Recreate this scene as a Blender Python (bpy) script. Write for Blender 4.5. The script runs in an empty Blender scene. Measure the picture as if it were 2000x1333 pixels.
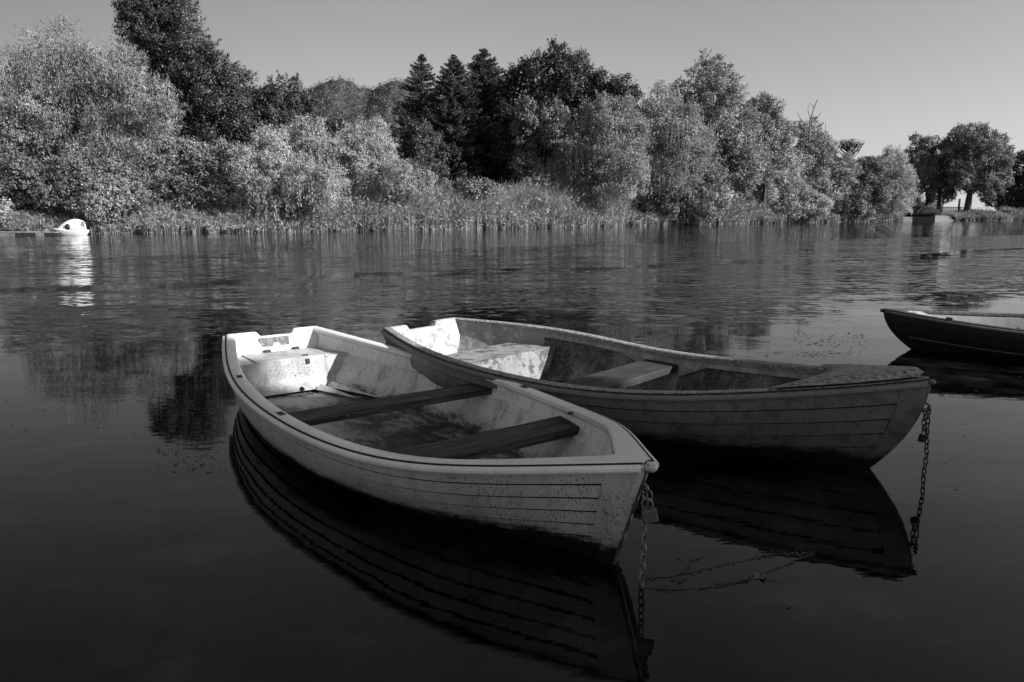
import bpy, math, random
import numpy as np
from mathutils import Vector, noise as mnoise
rng = np.random.default_rng(7)
random.seed(7)
SC = bpy.context.scene
COL = SC.collection
R = math.radians

# ------------------------------------------------------------------ camera
PITCH = R(9.992); CAMH = 1.6; FPX = 1450.0
cam = bpy.data.cameras.new("camera"); cam.sensor_width = 36; cam.lens = 36 * FPX / 2000
cam.clip_end = 5000; cam.clip_start = 0.05
camo = bpy.data.objects.new("camera", cam); COL.objects.link(camo)
camo.location = (0, 0, CAMH); camo.rotation_euler = (R(90) - PITCH, 0, 0)
SC.camera = camo

# ------------------------------------------------------------------ sky, sun, exposure
SUN_EL, SUN_AZ = R(29), R(108)          # azimuth clockwise from +Y
w = bpy.data.worlds.new("World"); SC.world = w; w.use_nodes = True
nt = w.node_tree; nt.nodes.clear()
sky = nt.nodes.new("ShaderNodeTexSky"); sky.sky_type = 'NISHITA'; sky.sun_disc = False
sky.sun_elevation = SUN_EL; sky.sun_rotation = SUN_AZ; sky.air_density = 1.0; sky.dust_density = 1.0; sky.ozone_density = 1.0
sep = nt.nodes.new("ShaderNodeSeparateColor")
# black and white film behind a red filter: mostly the sky's red counts; left ahead dimmed by hand, sky behind kept bright to fill the boats
tcw = nt.nodes.new("ShaderNodeTexCoord"); sxw = nt.nodes.new("ShaderNodeSeparateXYZ"); nt.links.new(tcw.outputs['Generated'], sxw.inputs[0])
mr = nt.nodes.new("ShaderNodeMapRange"); mr.interpolation_type = 'SMOOTHSTEP'
mr.inputs[1].default_value = -.75; mr.inputs[2].default_value = -.05; mr.inputs[3].default_value = .50; mr.inputs[4].default_value = 1.0
my = nt.nodes.new("ShaderNodeMath"); my.operation = 'MULTIPLY'; my.inputs[1].default_value = -2.5; nt.links.new(sxw.outputs[1], my.inputs[0])
mz = nt.nodes.new("ShaderNodeMath"); mz.operation = 'MAXIMUM'; mz.inputs[1].default_value = 0.0; nt.links.new(my.outputs[0], mz.inputs[0])
mx_ = nt.nodes.new("ShaderNodeMath"); mx_.operation = 'ADD'; nt.links.new(sxw.outputs[0], mx_.inputs[0]); nt.links.new(mz.outputs[0], mx_.inputs[1])
nt.links.new(mx_.outputs[0], mr.inputs[0])
m1 = nt.nodes.new("ShaderNodeMath"); m1.operation = 'MULTIPLY'
bg = nt.nodes.new("ShaderNodeBackground"); bg.inputs[1].default_value = 0.086
out = nt.nodes.new("ShaderNodeOutputWorld")
nt.links.new(sky.outputs[0], sep.inputs[0])
mw = nt.nodes.new("ShaderNodeMath"); mw.operation = 'MULTIPLY'; mw.inputs[1].default_value = .78
mw2 = nt.nodes.new("ShaderNodeMath"); mw2.operation = 'MULTIPLY_ADD'; mw2.inputs[1].default_value = .22
nt.links.new(sep.outputs[0], mw.inputs[0]); nt.links.new(sep.outputs[2], mw2.inputs[0]); nt.links.new(mw.outputs[0], mw2.inputs[2])
nt.links.new(mw2.outputs[0], m1.inputs[0]); nt.links.new(mr.outputs[0], m1.inputs[1])
nt.links.new(m1.outputs[0], bg.inputs[0]); nt.links.new(bg.outputs[0], out.inputs[0])
sl = bpy.data.lights.new("sun", 'SUN'); sl.energy = 4.9; sl.angle = R(0.55); sl.color = (1, 1, 1)
so = bpy.data.objects.new("sun", sl); COL.objects.link(so)
sd = Vector((math.sin(SUN_AZ) * math.cos(SUN_EL), math.cos(SUN_AZ) * math.cos(SUN_EL), math.sin(SUN_EL)))
so.rotation_euler = sd.to_track_quat('Z', 'Y').to_euler(); so.location = sd * 60
SC.view_settings.view_transform = 'Standard'; SC.view_settings.look = 'None'
SC.view_settings.exposure = 0.8; SC.view_settings.gamma = 1.0
SC.cycles.max_bounces = 6; SC.cycles.diffuse_bounces = 3; SC.cycles.glossy_bounces = 3
SC.cycles.transparent_max_bounces = 4

# ------------------------------------------------------------------ helpers
def at(x, y, D):
    """point on the plane Y = D that a pixel of the 2000 px photograph looks at"""
    cx = (x - 1000) / FPX; cz = -(y - 666.5) / FPX
    F = math.cos(PITCH) + math.sin(PITCH) * cz; d = math.sin(PITCH) - math.cos(PITCH) * cz
    k = D / F
    return Vector((cx * k, D, CAMH - d * k))
def onz(x, y, z=0.0):
    cx = (x - 1000) / FPX; cz = -(y - 666.5) / FPX
    F = math.cos(PITCH) + math.sin(PITCH) * cz; d = math.sin(PITCH) - math.cos(PITCH) * cz
    k = (CAMH - z) / d
    return Vector((cx * k, F * k, z))
def tag(o, label=None, cat=None, group=None, kind=None):
    if label: o["label"] = label
    if cat: o["category"] = cat
    if group: o["group"] = group
    if kind: o["kind"] = kind
    return o
def empty(name, loc, rz=0, **k):
    o = bpy.data.objects.new(name, None); COL.objects.link(o)
    o.location = loc; o.rotation_euler = (0, 0, rz); o.empty_display_size = 0.2
    return tag(o, **k)
def link(name, me, mat=None, parent=None, loc=None):
    o = bpy.data.objects.new(name, me); COL.objects.link(o)
    if mat is not None:
        me.materials.append(mat)
    if parent is not None: o.parent = parent
    if loc is not None: o.location = loc
    return o
def quadmesh(name, v, nf):
    """v: (nf*4,3) array, quads without shared verts"""
    me = bpy.data.meshes.new(name)
    me.vertices.add(len(v)); me.vertices.foreach_set("co", np.ascontiguousarray(v, dtype=np.float32).ravel())
    me.loops.add(nf * 4); me.loops.foreach_set("vertex_index", np.arange(nf * 4, dtype=np.int32))
    me.polygons.add(nf); me.polygons.foreach_set("loop_start", np.arange(0, nf * 4, 4, dtype=np.int32))
    me.update(calc_edges=True)
    return me
class MB:
    def __init__(s): s.v = []; s.f = []
    def grid(s, P, closed_u=False, flip=False):
        """P[i][j] points"""
        n = len(P); m = len(P[0]); b = len(s.v)
        for row in P: s.v += [tuple(p) for p in row]
        for i in range(n - 1):
            for j in range(m if closed_u else m - 1):
                a = b + i * m + j; c = b + i * m + (j + 1) % m
                q = (a, c, c + m, a + m)
                s.f.append(q[::-1] if flip else q)
        return s
    def face(s, pts):
        b = len(s.v); s.v += [tuple(p) for p in pts]; s.f.append(tuple(range(b, b + len(pts)))); return s
    def box(s, c, d, rot=0, rx=0):
        cx, cy, cz = c; hx, hy, hz = d[0] / 2, d[1] / 2, d[2] / 2
        b = len(s.v); ca, sa = math.cos(rot), math.sin(rot)
        for dz in (-hz, hz):
            for dx, dy in ((-hx, -hy), (hx, -hy), (hx, hy), (-hx, hy)):
                s.v.append((cx + dx * ca - dy * sa, cy + dx * sa + dy * ca, cz + dz + rx * dx))
        for q in ((3, 2, 1, 0), (4, 5, 6, 7), (0, 1, 5, 4), (1, 2, 6, 5), (2, 3, 7, 6), (3, 0, 4, 7)):
            s.f.append(tuple(b + i for i in q))
        return s
    def tube(s, pts, rad, n=8, cap=True):
        pts = [Vector(p) for p in pts]; N = len(pts)
        if not hasattr(rad, '__len__'): rad = [rad] * N
        up = None; b = len(s.v)
        for i, p in enumerate(pts):
            t = (pts[min(i + 1, N - 1)] - pts[max(i - 1, 0)]).normalized()
            if up is None:
                up = Vector((0, 0, 1)) if abs(t.z) < .9 else Vector((1, 0, 0))
            up = (up - t * up.dot(t)).normalized(); sd_ = t.cross(up)
            for k in range(n):
                a = 2 * math.pi * k / n
                s.v.append(tuple(p + (up * math.cos(a) + sd_ * math.sin(a)) * rad[i]))
        for i in range(N - 1):
            for k in range(n):
                a = b + i * n + k; c = b + i * n + (k + 1) % n
                s.f.append((a, a + n, c + n, c))
        if cap:
            s.f.append(tuple(b + k for k in range(n))); s.f.append(tuple(b + (N - 1) * n + k for k in range(n))[::-1])
        return s
    def build(s, name, mat, parent=None, smooth=True, ang=35, bevel=0, loc=None):
        me = bpy.data.meshes.new(name); me.from_pydata([tuple(map(float, p)) for p in s.v], [], s.f); me.update()
        if smooth:
            me.shade_smooth(); me.set_sharp_from_angle(angle=R(ang))
        o = link(name, me, mat, parent, loc)
        if bevel:
            bm_ = o.modifiers.new("bevel", 'BEVEL'); bm_.width = bevel; bm_.segments = 2; bm_.limit_method = 'ANGLE'; bm_.angle_limit = R(40)
        return o

# ------------------------------------------------------------------ materials
def newmat(name):
    m = bpy.data.materials.new(name); m.use_nodes = True
    nt = m.node_tree; b = nt.nodes["Principled BSDF"]
    return m, nt, b
def N(nt, t, **k):
    n = nt.nodes.new(t)
    for a, v in k.items():
        if a.startswith('i_'): n.inputs[a[2:].replace('_', ' ')].default_value = v
        elif a.startswith('n'): n.inputs[int(a[1:])].default_value = v
        else: setattr(n, a, v)
    return n
def ramp(nt, src, stops):
    r = nt.nodes.new("ShaderNodeValToRGB"); e = r.color_ramp.elements
    while len(e) > 1: e.remove(e[-1])
    for i, (p, c) in enumerate(stops):
        el = e[0] if i == 0 else e.new(p)
        el.position = p; el.color = (c, c, c, 1)
    nt.links.new(src, r.inputs[0]); return r.outputs[0]
def mth(nt, op, a, b=None, c=None, clamp=False):
    n = nt.nodes.new("ShaderNodeMath"); n.operation = op; n.use_clamp = clamp
    for i, x in enumerate((a, b, c)):
        if x is None: continue
        if isinstance(x, (int, float)): n.inputs[i].default_value = x
        else: nt.links.new(x, n.inputs[i])
    return n.outputs[0]
def mixc(nt, f, a, b):
    """grey mix a->b by f, all scalar"""
    return mth(nt, 'ADD', mth(nt, 'MULTIPLY', a, mth(nt, 'SUBTRACT', 1.0, f)), mth(nt, 'MULTIPLY', b, f))
def tex(nt, kind, scale, vec=None, detail=4, rough=.55, stretch=None, dist=0):
    tc = nt.nodes.new("ShaderNodeTexCoord"); src = tc.outputs['Object'] if vec is None else vec
    if stretch:
        mp = nt.nodes.new("ShaderNodeMapping"); mp.inputs['Scale'].default_value = stretch
        nt.links.new(src, mp.inputs[0]); src = mp.outputs[0]
    if kind == 'noise':
        n = nt.nodes.new("ShaderNodeTexNoise"); n.inputs['Scale'].default_value = scale
        n.inputs['Detail'].default_value = detail; n.inputs['Roughness'].default_value = rough; n.inputs['Distortion'].default_value = dist
        nt.links.new(src, n.inputs['Vector']); return n.outputs[0]
    n = nt.nodes.new("ShaderNodeTexVoronoi"); n.inputs['Scale'].default_value = scale
    nt.links.new(src, n.inputs['Vector']); return n.outputs['Distance']
def objz(nt):
    tc = nt.nodes.new("ShaderNodeTexCoord"); s = nt.nodes.new("ShaderNodeSeparateXYZ")
    nt.links.new(tc.outputs['Object'], s.inputs[0]); return s.outputs
def setc(nt, b, val):
    nt.links.new(val, b.inputs['Base Color'])
def bump(nt, b, h, dist, strength=1):
    n = nt.nodes.new("ShaderNodeBump"); n.inputs['Distance'].default_value = dist; n.inputs['Strength'].default_value = strength
    nt.links.new(h, n.inputs['Height']); nt.links.new(n.outputs[0], b.inputs['Normal'])

def mat_gelcoat(name, base, dirt, speck=1.0, grime_z=None, rough=.35, streak=.5, blotch=.0, blotch_c=.03):
    m, nt, b = newmat(name)
    big = tex(nt, 'noise', 1.6, detail=5)
    v = mixc(nt, ramp(nt, big, [(.35, 0), (.7, 1)]), base, base * .8)
    st = tex(nt, 'noise', 9, stretch=(1, 1, .14), detail=6, rough=.7)
    v = mixc(nt, mth(nt, 'MULTIPLY', ramp(nt, st, [(.5, 0), (.74, 1)]), streak), v, dirt)
    if speck:
        # flecks: small voronoi dots, thinned by a broad noise
        vo = tex(nt, 'voronoi', 75, stretch=(1, 1, .6)); gate = tex(nt, 'noise', 4, detail=3)
        dot = mth(nt, 'MULTIPLY', ramp(nt, vo, [(.2, 1), (.32, 0)]), ramp(nt, gate, [(.4, 0), (.55, 1)]))
        v = mixc(nt, mth(nt, 'MULTIPLY', dot, .8 * speck), v, dirt * .25)
        vo2 = tex(nt, 'voronoi', 26, stretch=(1.4, 1, .5)); g2 = tex(nt, 'noise', 9, detail=2)
        d2 = mth(nt, 'MULTIPLY', ramp(nt, vo2, [(.10, 1), (.16, 0)]), ramp(nt, g2, [(.45, 0), (.56, 1)]))
        v = mixc(nt, mth(nt, 'MULTIPLY', d2, .8 * speck), v, dirt * .2)
    if blotch:
        bl = tex(nt, 'noise', 9, detail=10, rough=.72)
        v = mixc(nt, mth(nt, 'MULTIPLY', ramp(nt, bl, [(.5, 0), (.56, 1)]), blotch), v, blotch_c)
    if grime_z is not None:
        z = objz(nt)[2]; nn = tex(nt, 'noise', 7, detail=12, rough=.85, stretch=(.6, .6, 1.8))
        zz = mth(nt, 'ADD', z, mth(nt, 'MULTIPLY', mth(nt, 'SUBTRACT', nn, .5), -.34))
        g = ramp(nt, mth(nt, 'SUBTRACT', zz, grime_z - .5), [(.485, 1), (.505, .8), (.53, .2), (.58, 0)])
        v = mixc(nt, g, v, .012)
    setc(nt, b, v); b.inputs['Roughness'].default_value = rough
    b.inputs['Specular IOR Level'].default_value = .4
    bump(nt, b, tex(nt, 'noise', 34, detail=7, rough=.7), .0022)
    return m
def mat_rough(name, lo, hi, scale, bscale=None, bd=.004, rough=.8, stretch=None, ramp_=(.35, .65), detail=8):
    m, nt, b = newmat(name)
    t = tex(nt, 'noise', scale, detail=detail, rough=.65, stretch=stretch)
    v = ramp(nt, t, [(ramp_[0], lo), (ramp_[1], hi)])
    setc(nt, b, v); b.inputs['Roughness'].default_value = rough
    bump(nt, b, tex(nt, 'noise', bscale or scale * 3, detail=5, stretch=stretch), bd)
    return m
def mat_leaf(name, c, var=.35, scale=.35, trans=.15):
    m = bpy.data.materials.new(name); m.use_nodes = True; nt = m.node_tree; nt.nodes.clear()
    t1 = tex(nt, 'noise', scale, detail=3); t2 = tex(nt, 'noise', 3.3, detail=2)
    v = mth(nt, 'MULTIPLY', ramp(nt, t1, [(.3, c * (1 - var)), (.7, c * (1 + var))]), ramp(nt, t2, [(.3, .75), (.7, 1.25)]))
    d = nt.nodes.new("ShaderNodeBsdfDiffuse"); tr = nt.nodes.new("ShaderNodeBsdfTranslucent")
    gl = nt.nodes.new("ShaderNodeBsdfGlossy"); gl.inputs['Roughness'].default_value = .45; gl.inputs[0].default_value = (.5, .5, .5, 1)
    nt.links.new(v, d.inputs[0]); nt.links.new(v, tr.inputs[0])
    mx = nt.nodes.new("ShaderNodeMixShader"); mx.inputs[0].default_value = trans
    nt.links.new(d.outputs[0], mx.inputs[1]); nt.links.new(tr.outputs[0], mx.inputs[2])
    mx2 = nt.nodes.new("ShaderNodeMixShader"); mx2.inputs[0].default_value = .05
    nt.links.new(mx.outputs[0], mx2.inputs[1]); nt.links.new(gl.outputs[0], mx2.inputs[2])
    o = nt.nodes.new("ShaderNodeOutputMaterial"); nt.links.new(mx2.outputs[0], o.inputs[0])
    return m
def mat_plain(name, c, rough=.6, metal=0):
    m, nt, b = newmat(name)
    t = tex(nt, 'noise', 20, detail=5); setc(nt, b, ramp(nt, t, [(.3, c * .7), (.7, c * 1.2)]))
    b.inputs['Roughness'].default_value = rough; b.inputs['Metallic'].default_value = metal
    return m

M_bark = mat_rough('bark', .02, .07, 6, stretch=(1, 1, .3), bd=.02)
M_deadwood = mat_rough('dead_wood', .10, .22, 3)
M_metal = mat_plain('galvanised_metal', .20, .42, .8)
M_rust = mat_plain('dull_metal', .07, .5, .7)
M_dark = mat_plain('dark_rubber', .015, .8)
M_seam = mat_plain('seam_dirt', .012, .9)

# ------------------------------------------------------------------ water
def make_water():
    m, nt, b = newmat('lake_water')
    tc = nt.nodes.new("ShaderNodeTexCoord"); P = tc.outputs['Object']
    sx = nt.nodes.new("ShaderNodeSeparateXYZ"); nt.links.new(P, sx.inputs[0]); X, Y = sx.outputs[0], sx.outputs[1]
    wob = mth(nt, 'SUBTRACT', tex(nt, 'noise', .12, detail=4, vec=P), .5)
    wob2 = mth(nt, 'SUBTRACT', tex(nt, 'noise', .5, detail=3, vec=P, stretch=(.5, 1, 1)), .5)
    # where the wind touches the lake: from about 9 m out to a line that runs off to the far right
    near = mth(nt, 'SUBTRACT', mth(nt, 'ADD', Y, mth(nt, 'ADD', mth(nt, 'MULTIPLY', wob, 9), mth(nt, 'MULTIPLY', wob2, 3))), mth(nt, 'ADD', 9.3, mth(nt, 'MULTIPLY', X, .22)))
    nearm = ramp(nt, mth(nt, 'MULTIPLY', near, .05), [(.0, 0.0), (.03, .05), (.12, .22), (.25, .6), (.45, 1)])
    far = mth(nt, 'SUBTRACT', mth(nt, 'ADD', 33.5, mth(nt, 'MULTIPLY', X, .47)), mth(nt, 'ADD', Y, mth(nt, 'MULTIPLY', wob, 3.5)))
    farm = ramp(nt, mth(nt, 'MULTIPLY', far, .2), [(.0, .17), (.14, 1)])
    # a lane of slack water across the middle
    lane = mth(nt, 'ABSOLUTE', mth(nt, 'SUBTRACT', mth(nt, 'ADD', Y, mth(nt, 'MULTIPLY', wob, 9)), mth(nt, 'ADD', 19.5, mth(nt, 'MULTIPLY', X, .48))))
    lanem = ramp(nt, mth(nt, 'MULTIPLY', lane, .2), [(.12, .10), (.34, 1)])
    pat = ramp(nt, tex(nt, 'noise', .22, detail=5, rough=.6, vec=P, stretch=(.4, 1.3, 1)), [(.36, .55), (.6, 1)])
    mask = mth(nt, 'MULTIPLY', mth(nt, 'MULTIPLY', nearm, farm), mth(nt, 'MULTIPLY', lanem, pat))
    # slopes of the ripples, straight from the noise, so they keep their strength far out
    def slope(scale, stretch, amp, detail=3, rough=.6):
        mp = nt.nodes.new("ShaderNodeMapping"); mp.inputs['Scale'].default_value = stretch; nt.links.new(P, mp.inputs[0])
        n = nt.nodes.new("ShaderNodeTexNoise"); n.inputs['Scale'].default_value = scale; n.inputs['Detail'].default_value = detail; n.inputs['Roughness'].default_value = rough
        nt.links.new(mp.outputs[0], n.inputs['Vector'])
        v = nt.nodes.new("ShaderNodeVectorMath"); v.operation = 'SUBTRACT'; v.inputs[1].default_value = (.5, .5, .5); nt.links.new(n.outputs['Color'], v.inputs[0])
        v2 = nt.nodes.new("ShaderNodeVectorMath"); v2.operation = 'MULTIPLY'; v2.inputs[1].default_value = (amp * .55, amp, 0); nt.links.new(v.outputs[0], v2.inputs[0])
        return v2.outputs[0]
    def vadd(a_, b_):
        v = nt.nodes.new("ShaderNodeVectorMath"); v.operation = 'ADD'; nt.links.new(a_, v.inputs[0])
        if isinstance(b_, tuple): v.inputs[1].default_value = b_
        else: nt.links.new(b_, v.inputs[1])
        return v.outputs[0]
    sl_ = vadd(vadd(slope(6.0, (.6, 1.5, 1), 1.7, 4), slope(2.2, (.4, 1.7, 1), 1.25, 4)), slope(.7, (.3, 1.7, 1), .45))
    vs = nt.nodes.new("ShaderNodeVectorMath"); vs.operation = 'SCALE'; nt.links.new(sl_, vs.inputs[0]); nt.links.new(mask, vs.inputs['Scale'])
    vn = nt.nodes.new("ShaderNodeVectorMath"); vn.operation = 'NORMALIZE'
    nt.links.new(vadd(vadd(vs.outputs[0], slope(1.1, (.4, 1.3, 1), .012, 2)), (0, 0, 1)), vn.inputs[0])
    slow = tex(nt, 'noise', .9, detail=2, rough=.4, vec=P, stretch=(.5, 1.2, 1))
    fine = tex(nt, 'noise', 7, detail=2, vec=P, stretch=(.5, 1.4, 1))
    h = mth(nt, 'ADD', mth(nt, 'MULTIPLY', slow, .007), mth(nt, 'MULTIPLY', fine, .0009))
    bump(nt, b, h, 1.0)
    bn = b.inputs['Normal'].links[0].from_node; nt.links.new(vn.outputs[0], bn.inputs['Normal'])
    nt.links.new(mth(nt, 'ADD', .012, mth(nt, 'MULTIPLY', mask, .03)), b.inputs['Roughness'])
    bed = tex(nt, 'noise', 1.1, detail=8, rough=.65, vec=P)
    bed2 = tex(nt, 'noise', 6, detail=6, rough=.7, vec=P)
    setc(nt, b, mth(nt, 'MULTIPLY', ramp(nt, bed, [(.44, .0), (.56, .008), (.76, .045)]), ramp(nt, bed2, [(.35, .6), (.65, 1.3)])))
    b.inputs['IOR'].default_value = 1.333
    g = MB(); g.face([(-500, -40, 0), (700, -40, 0), (700, 900, 0), (-500, 900, 0)])
    o = g.build('lake_water', m, smooth=False); tag(o, kind='structure')
make_water()

# ------------------------------------------------------------------ land
SHORE = [(-120, 47), (-45, 48), (-33, 49), (-30, 51.5), (-24, 53), (-18, 54.5), (-12, 58), (-4.4, 63.5), (4, 70), (12.5, 78.5), (25, 88.5), (40.7, 99.5), (64.3, 113.8), (81, 119), (130, 126), (300, 150)]
def shore(x):
    return float(np.interp(x, [p[0] for p in SHORE], [p[1] for p in SHORE]))
def land_h(x, d):
    return -0.25 + 0.85 * min(1, max(0, d) / 2.2) + max(0, d - 3) * .02
def make_land():
    m = mat_rough('bank_ground', .015, .06, .5, bd=.05)
    g = MB(); xs = list(np.linspace(-120, 300, 141)); ds = [-.6, 0, .6, 1.2, 2.2, 5, 10, 20, 45, 100, 220, 600]
    P = [[(x, shore(x) + d + .25 * mnoise.noise((x * .4, d, 0)), land_h(x, d + .3) + .12 * mnoise.noise((x * .3, d * .3, 4))) for x in xs] for d in ds]
    g.grid(P)
    tag(g.build('far_bank', m), kind='structure')
    m2 = mat_rough('quay_stone', .32, .5, 3, bd=.02)
    g = MB(); g.box((0, -9, .05), (120, 19.0, .9)); tag(g.build('near_quay', m2, smooth=False), kind='structure')
make_land()

def make_hills():
    m = mat_leaf('hill_forest', .075, var=.15, scale=.02, trans=.1)
    prof = [(430, 330), (520, 230), (570, 205), (600, 188), (625, 170), (650, 158), (672, 154), (690, 160), (712, 170), (735, 176), (752, 164), (775, 155), (800, 158), (830, 190), (900, 230), (1000, 300), (1150, 380)]
    Dr = 620
    xs = np.arange(at(430, 400, Dr).x, at(1150, 400, Dr).x, 2.2)
    px = np.array([at(p[0], 400, Dr).x for p in prof]); pz = np.array([at(p[0], p[1], Dr).z for p in prof])
    nd = 70; P = []
    for j in range(nd):
        t = j / (nd - 1); D = Dr - 150 * (1 - t)
        row = []
        for x in xs:
            H = float(np.interp(x, px, pz))
            sp = .5 + .5 * mnoise.noise((x * .012, D * .012, 3))
            z = H * (t ** (.75 + .5 * sp))
            z += 4.2 * abs(mnoise.noise((x * .10, D * .13, z * .1))) + 2.2 * mnoise.noise((x * .35, D * .35, z * .3)) - 1
            row.append((x, D, z))
        P.append(row)
    g = MB(); g.grid(P)
    g.grid([[(p[0], p[1], p[2]) for p in P[-1]], [(p[0], p[1] + 60, -5) for p in P[-1]]])
    tag(g.build('wooded_hills', m, smooth=False), kind='structure')
    # the trees of the far wood
    V = []; n = 90000
    xi = rng.integers(0, len(xs), n); ji = rng.integers(0, nd, n)
    A = np.array(P)  # nd,nx,3
    c = A[ji, xi] + rng.normal(0, .8, (n, 3)) + np.array([0, 0, 1.2])
    V = leaf_quads(c, np.full(n, 1.05), up=1.0)
    me = quadmesh('far_wood', V, n); o = link('far_wood', me, m)
    tag(o, 'dense far off wood covering the twin topped hill', 'forest', kind='stuff')

# ------------------------------------------------------------------ leaves
def leaf_quads(c, size, up=0.0, aspect=.6, direction=None, droop=None):
    n = len(c); nrm = rng.normal(0, 1, (n, 3))
    if direction is not None: nrm = nrm * .42 + direction
    nrm[:, 2] += up
    nrm /= np.linalg.norm(nrm, axis=1, keepdims=True) + 1e-9
    a = rng.normal(0, 1, (n, 3))
    if droop is not None: a = a * (1 - droop) + np.array([0, 0, -1.0]) * droop * 2
    a -= nrm * (a * nrm).sum(1, keepdims=True); a /= np.linalg.norm(a, axis=1, keepdims=True) + 1e-9
    b = np.cross(nrm, a); s = size[:, None] * .5
    V = np.empty((n, 4, 3))
    V[:, 0] = c - a * s; V[:, 1] = c + b * s * aspect; V[:, 2] = c + a * s; V[:, 3] = c - b * s * aspect
    return V.reshape(-1, 3)
make_hills()

def blob3(bl, D, dd=0):
    """photo ellipse (cx, cy, rx, ry[, depth shift]) -> centre and radii in metres"""
    cx, cy, rx, ry = bl[:4]; Dz = D + (bl[4] if len(bl) > 4 else rng.uniform(-1.2, 1.2))
    c = at(cx, cy, Dz); s = Dz / FPX * 1.0
    return np.array(c), np.array([rx * s, max(rx, ry) * s * .85, ry * s])
LEAFN = [0]
CORE = []
def broadleaf_crown(blobs, D, leaf, dens=26, clump=.75, fuzz=.12, aspect=.6, base_z=None):
    C = []; DN = []
    for bl in blobs:
        c, r = blob3(bl, D)
        area = 4 * math.pi * ((r[0] * r[1]) ** 1.6 / 3 + (r[0] * r[2]) ** 1.6 / 3 + (r[1] * r[2]) ** 1.6 / 3) ** (1 / 1.6)
        rm = float(np.mean(r)); lr = max(.5, rm * .40) * clump / .75
        nc = max(7, int(area * .62 / (lr ** 2) * .74))
        d = rng.normal(0, 1, (nc, 3)); d /= np.linalg.norm(d, axis=1, keepdims=True)
        d[:, 1] = np.where(d[:, 1] > .4, -d[:, 1], d[:, 1])
        cc = c + d * r * rng.uniform(.55, 1.06, (nc, 1))
        for p, dn in zip(cc, d):
            if p[2] < .4: continue
            cr = lr * rng.uniform(.45, 1.25) * np.array([1, 1, rng.uniform(.65, 1.0)])
            k = int(dens * 5.2 * float(cr[0]) ** 2 * rng.uniform(.75, 1.2))
            q = rng.normal(0, 1, (k, 3)) + dn * .9 + np.array([0, 0, .35]); q /= np.linalg.norm(q, axis=1, keepdims=True) + 1e-9
            lum = 1 + .22 * np.sin(q @ rng.normal(0, 5, 3)); q0 = q
            q = p + q * cr * (rng.random((k, 1)) ** .22) * lum[:, None] + rng.normal(0, leaf * .35, (k, 3))
            ok = q[:, 2] > .2; C.append(q[ok]); DN.append(q0[ok] * .95)
            # twigs that fray the edge of the clump
            for _ in range(max(4, int(7 * cr[0]))):
                t_ = rng.normal(0, .7, 3) + dn + np.array([0, 0, .5]); t_ /= np.linalg.norm(t_)
                L = rng.uniform(.3, .95) * lr * .8; kk = int(6 + 9 * L / leaf * .4)
                C.append(p + t_ * cr * .9 + t_ * (rng.random((kk, 1)) * L) + rng.normal(0, leaf * .45, (kk, 3))); DN.append(np.repeat((t_ * .5)[None], kk, 0))
        # inner twigs and leaves, seen only as the dark of the crown
        ki = int(area * 5.5); q = rng.normal(0, 1, (ki, 3)); q /= np.linalg.norm(q, axis=1, keepdims=True)
        q = c + q * r * (.45 + .4 * rng.random((ki, 1))); CORE.append(q[q[:, 2] > .6])
    return np.concatenate(C), np.concatenate(DN)
def trunk_mesh(base, blobs, D, r0, fork=.35, lean=None):
    g = MB(); base = Vector(base)
    cs = []
    for bl in blobs: cs.append(blob3(bl[:4] + (bl[4] if len(bl) > 4 else 0,), D)[0])
    top = Vector(np.mean(cs, axis=0)); top.z = max(c[2] for c in cs)
    mid = base.lerp(top, fork); mid.x += random.uniform(-.3, .3)
    g.tube([base - Vector((0, 0, .4)), base.lerp(mid, .5) + Vector((random.uniform(-.15, .15), 0, 0)), mid], [r0 * 1.25, r0, r0 * .8], 8)
    for c in cs:
        c = Vector(c); v = mid.lerp(c, .5); v.z -= .1 * (c - mid).length; v.x += random.uniform(-.3, .3)
        g.tube([mid - Vector((0, 0, .2)), v, c], [r0 * .6, r0 * .38, r0 * .16], 6)
        for _ in range(3):
            e = c + Vector((random.uniform(-1, 1), random.uniform(-1, .4), random.uniform(-.2, 1))) * r0 * 3.2
            g.tube([v, v.lerp(e, .55) + Vector((0, 0, .2)), e], [r0 * .22, r0 * .14, r0 * .05], 5)
    return g
def base_for(blobs, D):
    x = sum(b[0] * b[2] for b in blobs) / sum(b[2] for b in blobs)
    X = at(x, 420, D).x
    return (X, D, land_h(X, D - shore(X)))
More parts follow.
